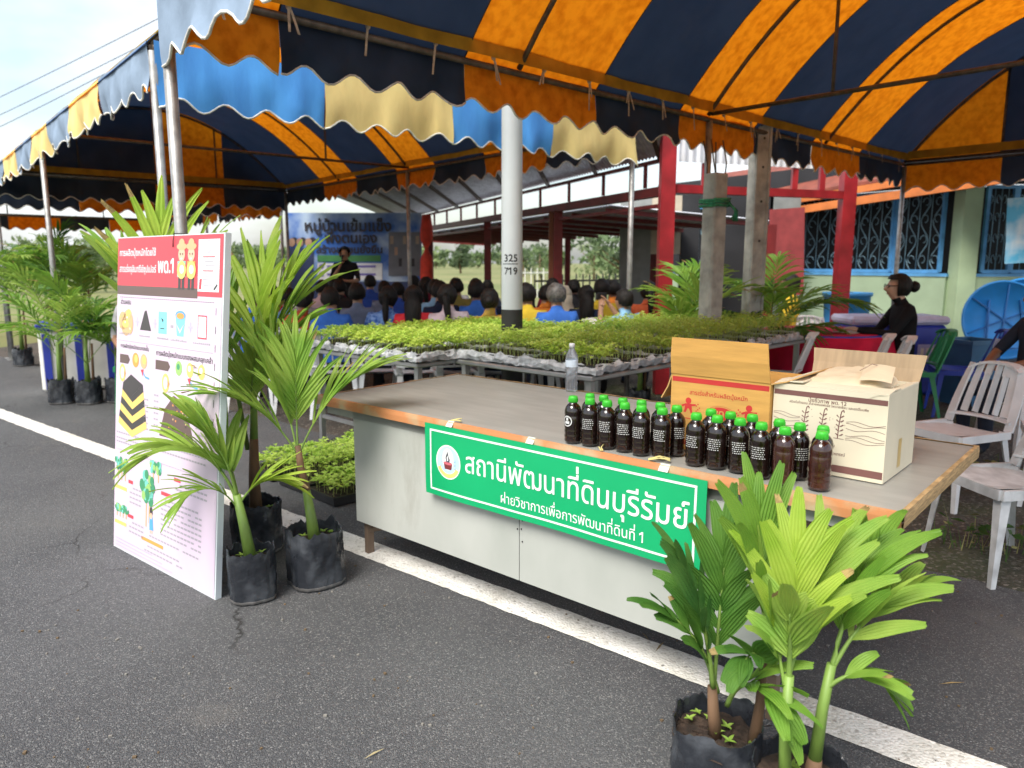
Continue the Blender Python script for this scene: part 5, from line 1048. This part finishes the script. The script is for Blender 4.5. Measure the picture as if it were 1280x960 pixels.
# ------------------------------------------------------------------ people
def skin_body(J, bones, name):
    """J: joint -> (pos, radius); one continuous surface grown with a Skin modifier"""
    names = list(J); me = bpy.data.meshes.new(name); me.from_pydata([J[n][0] for n in names], [(names.index(a), names.index(b)) for a, b in bones], [])
    o = bpy.data.objects.new(name, me); COL.objects.link(o); m = o.modifiers.new('s', 'SKIN'); m.use_smooth_shade = True; sv = me.skin_vertices[0].data
    for i, n in enumerate(names):
        r = J[n][1]; sv[i].radius = r if isinstance(r, tuple) else (r, r); sv[i].use_root = (n == 'pelvis')
    o.modifiers.new('u', 'SUBSURF').levels = 1
    dg = bpy.context.evaluated_depsgraph_get(); res = bpy.data.meshes.new_from_object(o.evaluated_get(dg)); bpy.data.objects.remove(o); bpy.data.meshes.remove(me); return res
def seated(fingers=False, armR=None, armL=None, lean=0.0, headturn=0.0, sleeve=False, standing=False):
    J = {}; B = []; 
    def j(n, p, r): J[n] = (V(p), r)
    hp = .50 if not standing else .90
    j('pelvis', (0, 0, hp), (.15, .115)); j('waist', (0, -.01 + lean * .2, hp + .17), (.135, .10)); j('chest', (0, -.01 + lean * .5, hp + .38), (.15, .105)); j('collar', (0, -.02 + lean * .8, hp + .49), (.085, .07)); j('neck', (0, lean * .9, hp + .55), .056)
    ht = V((sin(headturn) * -.02, cos(headturn) * .02, 0)); j('jaw', V((0, .012 + lean, hp + .588)) + ht, (.062, .068)); j('head', V((0, .012 + lean, hp + .660)) + ht * .6, (.076, .090)); j('crown', V((0, .0 + lean, hp + .765)), (.055, .065))
    B += [('pelvis', 'waist'), ('waist', 'chest'), ('chest', 'collar'), ('collar', 'neck'), ('neck', 'jaw'), ('jaw', 'head'), ('head', 'crown')]
    j('nose', V((0, .103 + lean, hp + .640)) + ht * 2, .012); B.append(('head', 'nose'))
    for s, A in ((-1, armL), (1, armR)):
        S_ = 'L' if s < 0 else 'R'; c = J['chest'][0]
        j('sh' + S_, (s * .165, c.y - .005, hp + .46), .062); e, w_, h = A or ((s * .215, .05 + c.y, hp + .20), (s * .15, .27, hp + .13), (s * .12, .35, hp + .12))
        j('el' + S_, e, .043); j('wr' + S_, w_, .027); j('ha' + S_, V(w_).lerp(V(h), .75), (.036, .020))
        B += [('chest', 'sh' + S_), ('sh' + S_, 'el' + S_), ('el' + S_, 'wr' + S_), ('wr' + S_, 'ha' + S_)]
        if fingers:
            d = (V(h) - V(w_)).normalized(); sd = d.cross(V((0, 0, 1))); sd = (sd.normalized() if sd.length > .1 else V((1, 0, 0))); nr = sd.cross(d)
            for k, l in enumerate((.062, .07, .066, .05)):
                b = J['ha' + S_][0] + sd * (k - 1.5) * .018 + d * .02; m1 = b + d * l * .55 - nr * .006; j('f%d%s' % (k, S_), b, .009); j('g%d%s' % (k, S_), m1, .0085); j('t%d%s' % (k, S_), m1 + d * l * .4 - nr * (.014 + .004 * k), .007)
                B += [('ha' + S_, 'f%d%s' % (k, S_)), ('f%d%s' % (k, S_), 'g%d%s' % (k, S_)), ('g%d%s' % (k, S_), 't%d%s' % (k, S_))]
            b = V(w_).lerp(J['ha' + S_][0], .55) + sd * -s * .028; j('th' + S_, b, .010); j('tt' + S_, b + d * .035 - sd * s * .02, .008); B += [('wr' + S_, 'th' + S_), ('th' + S_, 'tt' + S_)]
        j('hip' + S_, (s * .085, .015, hp - .03), .092)
        if standing: j('kn' + S_, (s * .10, .02, .48), .058); j('an' + S_, (s * .11, -.01, .09), .04); j('toe' + S_, (s * .13, .13, .035), .032)
        else: j('kn' + S_, (s * .125, .42, .49), .066); j('an' + S_, (s * .125, .40, .10), .042); j('toe' + S_, (s * .135, .53, .04), .034)
        B += [('pelvis', 'hip' + S_), ('hip' + S_, 'kn' + S_), ('kn' + S_, 'an' + S_), ('an' + S_, 'toe' + S_)]
    me = skin_body(J, B, 'body')
    def reg(a, b):
        k = {a[:2], b[:2]}
        if 'to' in k: return 3
        if k & {'ne', 'ja', 'he', 'cr', 'no'} and not ('co' in k and 'ne' not in k): return 0
        if k & {'hi', 'kn', 'an'}: return 2
        if 'wr' in k and 'el' in k: return 1 if sleeve else 0
        if k & {'wr', 'ha', 'th', 'tt'} or a[0] in 'fgt' and a[1:2].isdigit(): return 0
        return 1
    sk = [(J[a][0], J[b][0], reg(a, b), (max(J[a][1]) if isinstance(J[a][1], tuple) else J[a][1])) for a, b in B]
    for k in range(4): me.materials.append(M_white)
    for f in me.polygons:
        c = f.center; best = None
        for a, b, r, rd in sk:
            d = b - a; t = max(0, min(1, (c - a).dot(d) / d.length_squared)); q = (c - a - d * t).length - rd * .6
            if best is None or q < best[0]: best = (q, r)
        f.material_index = best[1]; f.use_smooth = True
    return me, J
def hair_mesh(style, J, m, seed=0):
    h = J['head'][0] + V((0, -.012, .012)); mb = MB(); nu, nv = 18, 12; rr = V((.098, .116, .112)); vs = []; fs = []
    for jv in range(nv + 1):
        for i in range(nu):
            a, b = 2 * pi * i / nu, pi * .80 * jv / nv; d = V((sin(b) * cos(a), sin(b) * sin(a), cos(b))); k = 1 + .06 * noise.noise(d * 7 + V((seed, 3, 0))) + .10 * noise.noise(d * 2.6 + V((seed, 0, 0)))
            vs.append(h + V((d.x * rr.x, d.y * rr.y, d.z * rr.z)) * k)
    for jv in range(nv):
        for i in range(nu):
            b = pi * .80 * (jv + .5) / nv; a = 2 * pi * (i + .5) / nu
            front = sin(a) * sin(b); low = cos(b)
            if front > .30 and low < .52: continue
            if style == 'short' and low < -.66: continue
            if style == 'short' and front > -.15 and low < -.1: continue
            fs.append((jv * nu + i, (jv + 1) * nu + i, (jv + 1) * nu + (i + 1) % nu, jv * nu + (i + 1) % nu))
    mb.add(vs, fs, 0, True)
    if style == 'tail': mb.tube([h + V((0, -.10, .01)), h + V((0, -.15, -.03)), h + V((.005, -.155, -.13)), h + V((.01, -.14, -.24)), h + V((.01, -.13, -.29))], [.022, .038, .036, .025, .006], 8)
    if style == 'bun': mb.ball(h + V((0, -.135, -.01)), (.052, .05, .052), 10, 7, 0, None, .2)
    if style == 'long': mb.tube([h + V((0, -.05, .02)), h + V((0, -.085, -.08)), h + V((0, -.10, -.2)), h + V((0, -.10, -.33)), h + V((0, -.09, -.39))], [.09, .088, .085, .07, .03], 10)
    if style == 'scarf': mb.tube([h + V((0, -.02, -.02)), h + V((0, -.03, -.11)), h + V((0, -.02, -.18)), h + V((0, -.02, -.25))], [.10, .095, .12, .15], 12)
    return mb.mesh('hair' if style != 'scarf' else 'head_cover', m)
M_hair = mat('black_hair', (.010, .008, .007), .62, var=.4, vscale=60, bump=.8, bscale=70, spec=.3, stretch=(1, 1, .15)); M_hairg = mat('greying_hair', (.09, .085, .08), .5, var=.5, vscale=50)
M_sk = [mat('tan_skin', (.40, .225, .14), .5, var=.08), mat('brown_skin', (.25, .13, .08), .5, var=.08), mat('light_skin', (.55, .35, .25), .5, var=.06)]
def cl(n, c, c2=None, vs=8): return mat('cloth_' + n, c, .85, var=.18, vscale=vs, col2=c2, spec=.2, bump=.3, bscale=12)
CL = {'blue': cl('blue', (.04, .14, .50)), 'patblue': cl('patterned_blue', (.03, .11, .42), (.25, .42, .75), 30), 'red': cl('red', (.55, .03, .04)), 'navy': cl('navy', (.015, .022, .05)), 'pinkw': cl('pinkish_white', (.55, .44, .48)), 'olive': cl('olive', (.25, .22, .06)), 'mustard': cl('mustard', (.50, .32, .07)),
      'greyblue': cl('grey_blue', (.14, .18, .27)), 'dark': cl('dark', (.025, .025, .028)), 'grey': cl('grey', (.30, .30, .31)), 'yellow': cl('yellow', (.65, .46, .04)), 'orange': cl('orange', (.6, .19, .03)), 'lblue': cl('light_blue', (.22, .42, .62)), 'rust': cl('rust_red', (.40, .08, .03)), 'beige': cl('beige', (.50, .44, .34)), 'black': cl('black', (.012, .012, .014)), 'denim': cl('dark_denim', (.022, .028, .045)), 'royal': cl('royal_blue', (.03, .08, .38)), 'wine': cl('wine_red', (.2, .02, .04)), 'white': cl('white', (.7, .7, .7))}
VAR = [seated(), seated(lean=.05, headturn=.4), seated(lean=-.03, headturn=-.5, armR=((.20, .10, .72), (.10, .27, .80), (.05, .33, .86)))]
HM = {}
def eyes(J, par):
    h = J['head'][0]; mb = MB()
    for s in (-1, 1): mb.ball(h + V((s * .032, .080, .008)), (.012, .006, .008), 8, 5)
    mb.build('eye', M_black, par)['kind'] = 'stuff'
    mb = MB(); mb.ball(h + V((0, .076, -.062)), (.022, .008, .006), 8, 5); mb.build('mouth', mat('lips', (.35, .09, .08), .5), par)
    for s in (-1, 1): MB().ball(h + V((s * .079, -.005, -.01)), (.012, .02, .03), 8, 6).build('ear', M_sk[0], par)
def person(label, loc, rz, shirt, style='short', var=0, skin=0, trousers='dark', hair=None, group='seated audience', body=None, sc=1.0):
    t = thing('person', label, 'person', loc, rz, group); me, J = body or VAR[var]; o = link('body', me, t)
    for i, m in enumerate((M_sk[skin], CL[shirt], CL[trousers], M_black)): o.material_slots[i].link = 'OBJECT'; o.material_slots[i].material = m
    hm = hair or M_hair; key = (style, id(me), hm.name)
    if key not in HM: HM[key] = hair_mesh(style, J, hm, len(HM))
    link('hair' if style != 'scarf' else 'head_cover', HM[key], t)
    t.scale = (sc, sc, sc); return t, J
def at(px, Y): return V(((px - 640) / F * Y * .995, Y, 0))
FB = lambda p: atan2(-(-2.9 - p.x), (14.5 - p.y))     # turn towards the stage
AUD = [(416, 6.9, 'blue', 'short', 0, 0, 'man with short black hair and plain blue shirt with a dark shoulder strap'),
       (452, 7.9, 'greyblue', 'short', 0, 0, 'man in grey blue shirt between the blue shirted man and the ponytailed woman'),
       (473, 7.0, 'patblue', 'tail', 1, 0, 'ponytailed woman in bright patterned blue shirt looking to the left'),
       (519, 6.9, 'red', 'long', 1, 0, 'woman with long black hair and bright red shirt'),
       (557, 7.8, 'navy', 'short', 0, 0, 'man in navy jacket with pale collar'),
       (567, 6.9, 'pinkw', 'tail', 1, 2, 'woman with tied black hair in a pinkish white blouse'),
       (577, 9.2, 'olive', 'short', 0, 0, 'short haired person in an olive yellow shirt behind the navy jacket'),
       (600, 7.9, 'blue', 'short', 0, 1, 'man in blue shirt just left of the lamp post'),
       (590, 9.4, 'dark', 'short', 1, 1, 'dark clothed person with bowed head left of the lamp post'),
       (617, 6.9, 'mustard', 'bun', 2, 0, 'woman with hair bun and mustard shirt beside the lamp post'),
       (432, 10.2, 'dark', 'short', 0, 0, 'dark haired person in black directly below the speaker'),
       (393, 9.6, 'pinkw', 'short', 1, 0, 'pale shirted person in front of the left half of the banner'),
       (380, 8.2, 'grey', 'short', 0, 1, 'grey shirted person partly hidden by the tall palm'),
       (372, 7.1, 'rust', 'short', 2, 1, 'person in rust red shirt seen through the palm leaves'),
       (350, 7.4, 'lblue', 'short', 0, 0, 'person in light blue shirt seen behind the tall palm'),
       (487, 10.0, 'greyblue', 'short', 0, 0, 'far audience member in grey blue before the red banner post'),
       (500, 9.2, 'royal', 'short', 1, 1, 'far audience member in royal blue right of the red banner post'),
       (537, 9.6, 'wine', 'tail', 1, 0, 'far woman in wine red below the scarlet drape'),
       (546, 8.6, 'lblue', 'short', 0, 0, 'audience member in light blue just behind the red shirted woman'),
       (700, 6.9, 'blue', 'short', 0, 0, 'grey haired man in blue shirt right of the lamp post'),
       (713, 8.0, 'olive', 'scarf', 0, 0, 'person with cream head cover and olive top'),
       (730, 7.9, 'navy', 'long', 0, 0, 'long haired person in navy right of the cream head cover'),
       (676, 8.0, 'orange', 'short', 2, 0, 'man in orange top turning sideways right of the lamp post'),
       (664, 7.0, 'yellow', 'short', 1, 0, 'person in bright yellow shirt right beside the lamp post'),
       (747, 8.4, 'yellow', 'short', 0, 1, 'far person in yellow shirt left of the thin grey tent pole'),
       (763, 9.0, 'orange', 'short', 1, 1, 'far person in orange shirt left of the thin grey tent pole'),
       (803, 8.2, 'rust', 'tail', 2, 1, 'woman in rust coloured top right of the thin grey tent pole'),
       (655, 9.6, 'dark', 'short', 0, 1, 'far dark haired person just right of the lamp post'),
       (690, 10.2, 'wine', 'short', 0, 0, 'far person in wine red under the brown column'),
       (722, 10.4, 'dark', 'bun', 0, 1, 'far person in black with hair bun near the fence'),
       (640, 8.4, 'navy', 'short', 0, 0, 'navy shirted person hidden behind the lamp post'),
       (610, 10.6, 'greyblue', 'short', 0, 1, 'far person in grey blue by the dark column'),
       (571, 11.0, 'white', 'short', 0, 0, 'far person in white shirt near the scarlet drape'),
       (522, 11.2, 'dark', 'short', 0, 0, 'far dark haired listener in the middle of the audience'),
       (462, 11.4, 'royal', 'short', 0, 0, 'far listener in royal blue in front of the stage'),
       (410, 11.2, 'wine', 'short', 0, 0, 'far listener in wine red in front of the stage'),
       (315, 7.2, 'blue', 'short', 0, 1, 'person in blue shirt hidden behind the right edge of the poster'),
       (336, 8.8, 'red', 'short', 0, 1, 'person in red shirt behind the tall palm leaves')]
random.seed(77)
for px, Y, sh, hs, v, sk_, lb in AUD:
    p = at(px, Y); z = R(-.02, .03)
    person(lb, (p.x, p.y, 0), FB(p) + R(-.15, .15), sh, hs, v, sk_, random.choice(['dark', 'denim', 'navy']), M_hairg if 'grey haired' in lb else CL['beige'] if hs == 'scarf' else None, sc=R(.91, .96))[0].rotation_euler[:2] = (R(-.1, .04), R(-.07, .07))
    if Y < 7.5: chair('%s plastic chair of the %s' % ('grey' if px < 400 else 'white', lb.split(' with')[0].split(' in ')[0] + (' in ' + sh.replace('pat', 'patterned ').replace('pinkw', 'pinkish white').replace('lblue', 'light blue'))), (p.x, p.y, 0), FB(p), M_gw if px < 400 else M_wc, 'chairs of the audience')
# strap, collar, headband
bd = seated(True, sleeve=False, standing=True, armR=((.22, .06, 1.12), (.10, .20, 1.28), (.03, .2, 1.40)), armL=((-.22, .04, 1.12), (-.10, .22, 1.10), (.03, .24, 1.13)))
p = at(433, 12.6); t, J = person('speaker in black standing before the stage banner with a microphone', (p.x, p.y, 0), rad_(185), 'black', 'short', 0, 0, 'black', None, None, bd); eyes(J, t)
mb = MB(); mb.tube([(.03, .2, 1.36), (.02, .17, 1.50)], .012, 8); mb.ball((.02, .165, 1.52), .024, 8, 6); mb.build('microphone', M_black, t)
bw = seated(True, sleeve=True, lean=.06, armR=((.20, .16, .74), (.13, .36, .76), (.10, .44, .775)), armL=((-.20, .16, .74), (-.10, .40, .765), (-.06, .48, .78)))
t, J = person('woman in black jacket with tied back hair and glasses writing at the red table', (3.66, 6.95, 0), rad_(82), 'black', 'bun', 0, 2, 'black', None, None, bw, 1.02); eyes(J, t)
h = J['head'][0]; mb = MB()
for s in (-1, 1): mb.tube([h + V((s * .033 + .024 * cos(q * pi / 4), .092, .008 + .018 * sin(q * pi / 4))) for q in range(9)], .003, 4); mb.tube([h + V((s * .057, .09, .01)), h + V((s * .08, .0, .012))], .003, 4)
mb.tube([h + V((-.01, .094, .01)), h + V((.01, .094, .01))], .003, 4); mb.build('glasses', M_black, t)
mb = MB(); mb.ball(h + V((0, -.095, -.008)), (.03, .02, .03), 8, 5); mb.build('hair_tie', mat('pale_hair_tie', (.6, .5, .42), .6), t)
bm = seated(True, sleeve=False, armR=((.24, .12, .74), (.10, .30, .66), (.02, .35, .66)), armL=((-.24, .12, .74), (-.10, .32, .66), (-.02, .37, .67)))
t, J = person('man in dark jeans with clasped hands seated at the right edge', (3.78, 5.33, 0), rad_(92), 'denim', 'short', 0, 1, 'denim', None, None, bm); eyes(J, t)
bp_ = seated(True, armR=((.20, .16, .86), (.10, .30, 1.08), (.06, .34, 1.16)), armL=((-.20, .16, .86), (-.06, .30, 1.06), (0, .34, 1.14)))
p = at(781, 7.3); t, J = person('man raising a phone in both hands beside the thin tent pole', (p.x, p.y, 0), rad_(40), 'lblue', 'short', 0, 0, 'dark', None, None, bp_, .9); eyes(J, t)
ph = thing('mobile_phone', 'black mobile phone held up by the man beside the thin tent pole', 'phone', (p.x, p.y, 0), rad_(40)); MB().box((.03, .335, 1.07), (.15, .01, .075), bev=.004).build('phone_body', M_black, ph)
sh_ = thing('paper_sheet', 'white paper sheet lying across the lap of the phone man', 'paper', (p.x - .32, p.y - .1, .78), .3); MB().grid(lambda a, b: (.42 * a, .3 * b, .06 * b + .02 * sin(a * 4)), 6, 4).build('sheet', M_white, sh_)
person('person in yellow and blue seated behind the dark palm', (3.2, 8.6, 0), rad_(60), 'yellow', 'short', 0, 1, 'royal')
person('person in grey shirt on the green chair beside the poster edge', (-3.58, 7.15, 0), rad_(200), 'grey', 'short', 0, 1, 'dark')

# ------------------------------------------------------------------ red table, cooler, drum, blue tables
t = thing('round_table', 'round table under a crimson cloth where the woman in black writes', 'table', (3.05, 7.28, 0)); RT = .62
def cloth(a, b):
    th = 2 * pi * a
    if b < .4: r, z = RT * b / .4, .752
    else: k = (b - .4) / .6; r = RT * (1 + .05 * sin(k * 1.5)) + .035 * k * sin(9 * th + 1) + .02 * k * sin(17 * th); z = .752 - .40 * k - (.012 if k > 0 else 0)
    return (r * cos(th), r * sin(th), z)
MB().grid(cloth, 90, 14).build('tablecloth', M_cloth_red, t)
MB().lathe([(0, .745), (.6, .745), (.6, .72), (0, .72)], 32).build('tabletop', M_bc, t)
for k in range(4): a = pi / 4 + k * pi / 2; MB().tube([(.4 * cos(a), .4 * sin(a), .72), (.5 * cos(a), .5 * sin(a), 0)], .02, 8).build('leg', M_bc, t)
o = thing('paper_sheet', 'white sheet of paper under the hands of the woman in black', 'paper', (3.22, 7.02, .757), .5); MB().box((0, 0, .002), (.3, .21, .004)).build('sheet', M_white, o)
t = thing('ice_chest', 'blue and white ice chest standing behind the woman in black', 'cooler', (4.1, 8.1, 0), .02)
mb = MB(); mb.box((0, 0, .38), (1.02, .5, .74), bev=.03); mb.build('chest_body', mat('royal_blue_plastic', (.03, .05, .38), .4), t); mb = MB(); mb.box((0, 0, .80), (1.06, .54, .09), bev=.03); mb.build('lid', mat('lilac_white_plastic', (.55, .56, .75), .4), t)
MB().box((-.05, -.285, .74), (.16, .04, .12), bev=.01).build('latch', M_white, t)
mb = MB()
for q in range(4): mb.box((.25 + q * .06, -.2515, .45), (.035, .004, .12))
mb.build('printed_mark', M_white, t); MB().box((.34, -.2505, .45), (.28, .003, .2)).build('paper_label', mat('pale_violet_label', (.4, .42, .7), .5), t)
t = thing('plastic_drum', 'bright blue plastic drum against the house wall behind the red post', 'drum', (4.3, 9.6, 0)); MB().lathe([(0, .01), (.24, .01), (.26, .05), (.27, .5), (.26, .6), (.28, .98), (.30, .99), (.30, 1.03), (.27, 1.03), (.25, .3), (0, .3)], 28).build('drum', mat('sky_blue_plastic', (.05, .28, .60), .35), t)
t = thing('storage_bin', 'dark teal blue plastic bin beside the printed blue chair', 'bin', (4.55, 7.35, 0), .3)
mb = MB(); mb.lathe([(0, .01), (.22, .01), (.27, .62), (.29, .62), (.29, .66), (.25, .66), (.2, .1), (0, .1)], 4, smooth=False, M=Matrix.Rotation(pi / 4, 4, 'Z')); mb.build('bin', mat('teal_blue_plastic', (.035, .13, .26), .4), t)
M_bt = mat('bright_blue_table_plastic', (.03, .30, .78), .35, var=.08)
def disc_table(label, c, r, tilt, rz):
    t = thing('folding_table', label, 'table', c, rz); M = Matrix.Rotation(tilt, 4, 'X') @ TR(0, 0, r); mb = MB()
    RX = M @ Matrix.Rotation(pi / 2, 4, 'X')
    mb.lathe([(0, -.012), (r - .03, -.012), (r - .01, .0), (r, .018), (r - .004, .03), (r - .03, .03), (r - .035, .008), (0, .006)], 48, M=RX); mb.build('tabletop', M_bt, t)
    for k in range(3): a = .4 + k * pi / 3; mb = MB(); mb.bar(M @ V((-r * .9 * cos(a), -.014, -r * .9 * sin(a))), M @ V((r * .9 * cos(a), -.014, r * .9 * sin(a))), .022, .016); mb.build('rib', mat('darker_blue_plastic', (.02, .17, .50), .4), t)
    for s in (-1, 1): mb = MB(); mb.tube([M @ V((s * r * .35, -.03, r * .5)), M @ V((s * r * .42, -.03, -r * .7)), M @ V((-s * r * .05, -.035, -r * .72))], .014, 8); mb.build('leg', mat('darker_blue_plastic', (.02, .17, .50), .4), t)
    return t
bt = D(1258, 400, 9.3); disc_table('bright blue round folding table leaning in front of its twin by the house', (bt.x, bt.y, bt.z - .50), .50, -.16, -.15)
bt2 = D(1283, 395, 9.75); disc_table('bright blue round folding table leaning behind its twin at the house pillar', (bt2.x, bt2.y, bt2.z - .50), .5, -.12, -.1)
t = thing('stacking_base', 'low dark stack of folded goods under the blue round tables', 'stack', (bt.x, bt.y + .15, 0)); 
mb = MB(); mb.box((0, 0, (bt.z - .5) * .45), (.9, .5, (bt.z - .5) * .9), bev=.03); mb.build('stack_body', M_dark, t); mb = MB(); mb.box((0, 0, (bt.z - .5) * .95), (.86, .46, (bt.z - .5) * .1), bev=.01); mb.build('top_board', mat('dark_board', (.05, .05, .055), .7), t)
t = thing('ice_chest', 'white and blue ice chest hidden behind the near roadside palm bags', 'cooler', (-4.85, 8.3, 0), .5)
mb = MB(); mb.box((0, 0, .35), (.75, .45, .66), bev=.03); mb.build('chest_body', M_white, t); mb = MB(); mb.box((0, 0, .72), (.79, .49, .08), bev=.02); mb.build('lid', MATS['royal_blue_plastic'], t)
for s in (-1, 0, 1): MB().box((s * .3, -.23, .35), (.07, .02, .6)).build('blue_strip', MATS['royal_blue_plastic'], t)

# ------------------------------------------------------------------ trees, fences far away
def tree(label, loc, h, wd, seed, n, m, tr_h=.35, leaf=.22, grp='trees beyond the field'):
    rn = random.Random(seed); t = thing('tree', label, 'tree', loc, 0, grp)
    mb = MB(); mb.tube([(0, 0, 0), (rn.uniform(-.05, .05) * h, 0, h * .35), (rn.uniform(-.06, .06) * h, 0, h * .75)], [h * .03, h * .02, h * .008], 7)
    for k in range(5): a = rn.uniform(0, 6.3); z = h * rn.uniform(.3, .6); mb.tube([(0, 0, z), (wd * .3 * cos(a), wd * .3 * sin(a), z + h * .2)], [h * .012, h * .004], 5)
    mb.build('trunk', M_stemb, t); mb = MB(); cs = [(rn.gauss(0, wd * .22), rn.gauss(0, wd * .22), h * rn.uniform(tr_h + .12, .88)) for _ in range(13)]
    for i in range(n):
        c = rn.choice(cs); rr = wd * .2 * (1.15 - .5 * c[2] / h); d = V((rn.gauss(0, 1), rn.gauss(0, 1), rn.gauss(0, .8))).normalized() * rr * rn.random() ** .4; p = V(c) + d; a = V((rn.gauss(0, 1), rn.gauss(0, 1), rn.gauss(0, 1))).normalized(); b = a.orthogonal().normalized(); s = leaf * rn.uniform(.6, 1.3)
        mb.add([p - a * s, p + b * s * .5, p + a * s, p - b * s * .5], [(0, 1, 2, 3)])
    o = mb.build('crown', m, t); o['kind'] = 'stuff'; return t
M_tr = [mat('tree_leaf_dark', (.085, .13, .055), .7, var=.35, vscale=.8, trans=.3), mat('tree_leaf_mid', (.12, .18, .065), .7, var=.35, vscale=.8, trans=.3), mat('tree_leaf_pale', (.19, .25, .10), .7, var=.3, vscale=.8, trans=.3)]  # leaf colours lightened, standing in for haze over the distance
rn = random.Random(5)
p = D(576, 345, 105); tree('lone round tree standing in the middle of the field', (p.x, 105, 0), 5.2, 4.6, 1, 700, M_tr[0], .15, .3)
TL = 'distant hazy tree in the line along the far field edge'
for k in range(34):
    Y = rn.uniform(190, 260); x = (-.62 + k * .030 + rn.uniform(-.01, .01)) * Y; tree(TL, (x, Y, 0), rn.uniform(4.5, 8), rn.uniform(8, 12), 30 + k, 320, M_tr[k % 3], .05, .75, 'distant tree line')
for k, (px, Y, h, lb) in enumerate(((655, 80, 3.4, 'green tree behind the white fence'), (676, 70, 3.0, 'low bushy tree beside the lamp post over the field'), (742, 60, 3.3, 'pale bushy tree seen beyond the dark fence'), (775, 30, 3.4, 'dark green tree filling the shed doorway'), (800, 34, 3.6, 'mid green tree right of the shed doorway'))):
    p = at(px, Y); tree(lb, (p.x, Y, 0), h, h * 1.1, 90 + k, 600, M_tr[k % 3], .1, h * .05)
for k, (px, Y, h, lb) in enumerate(((8, 34, 3.6, 'leafy tree behind the palms at the far left edge'), (40, 38, 3.9, 'leafy tree second from the far left edge'), (75, 42, 3.6, 'pale leafy tree behind the near roadside palms'), (108, 36, 3.3, 'bushy tree just left of the poster top'), (135, 48, 4.2, 'tree peeping out left of the poster corner'), (250, 55, 4.0, 'tree hidden behind the poster'), (330, 60, 4.2, 'tree behind the tall palm leaves'))):
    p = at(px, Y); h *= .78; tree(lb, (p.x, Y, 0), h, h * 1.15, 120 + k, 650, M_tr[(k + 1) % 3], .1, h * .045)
def fence(label, px0, px1, Y, h, m, step, wd):
    a, b = at(px0, Y), at(px1, Y + 1.5); t = thing('fence', label, 'fence', a); L = (b - a); n = int(L.length / step)
    for z in (h * .25, h * .85): MB().bar(V((0, 0, z)), L + V((0, 0, z)), .05, .05).build('fence_rail', m, t)
    pm = MB().bar((0, -.03, 0), (0, -.03, h), wd, .03).mesh('picket', m)
    for k in range(n + 1): link('picket', pm, t, loc=L * (k / n))
fence('low dark picket fence at the back of the pavilion', 668, 800, 19, 1.12, M_dark, .2, .1)
fence('white picket fence further out in the field', 640, 694, 30, 1.2, M_white, .3, .15)
for o in COL.objects:       # flat print made of many tiny marks
    if o.name.split('.')[0] in ('printed_picture', 'carton_print', 'plant_drawing', 'header_print', 'label_print', 'stitching'): o['kind'] = 'stuff'
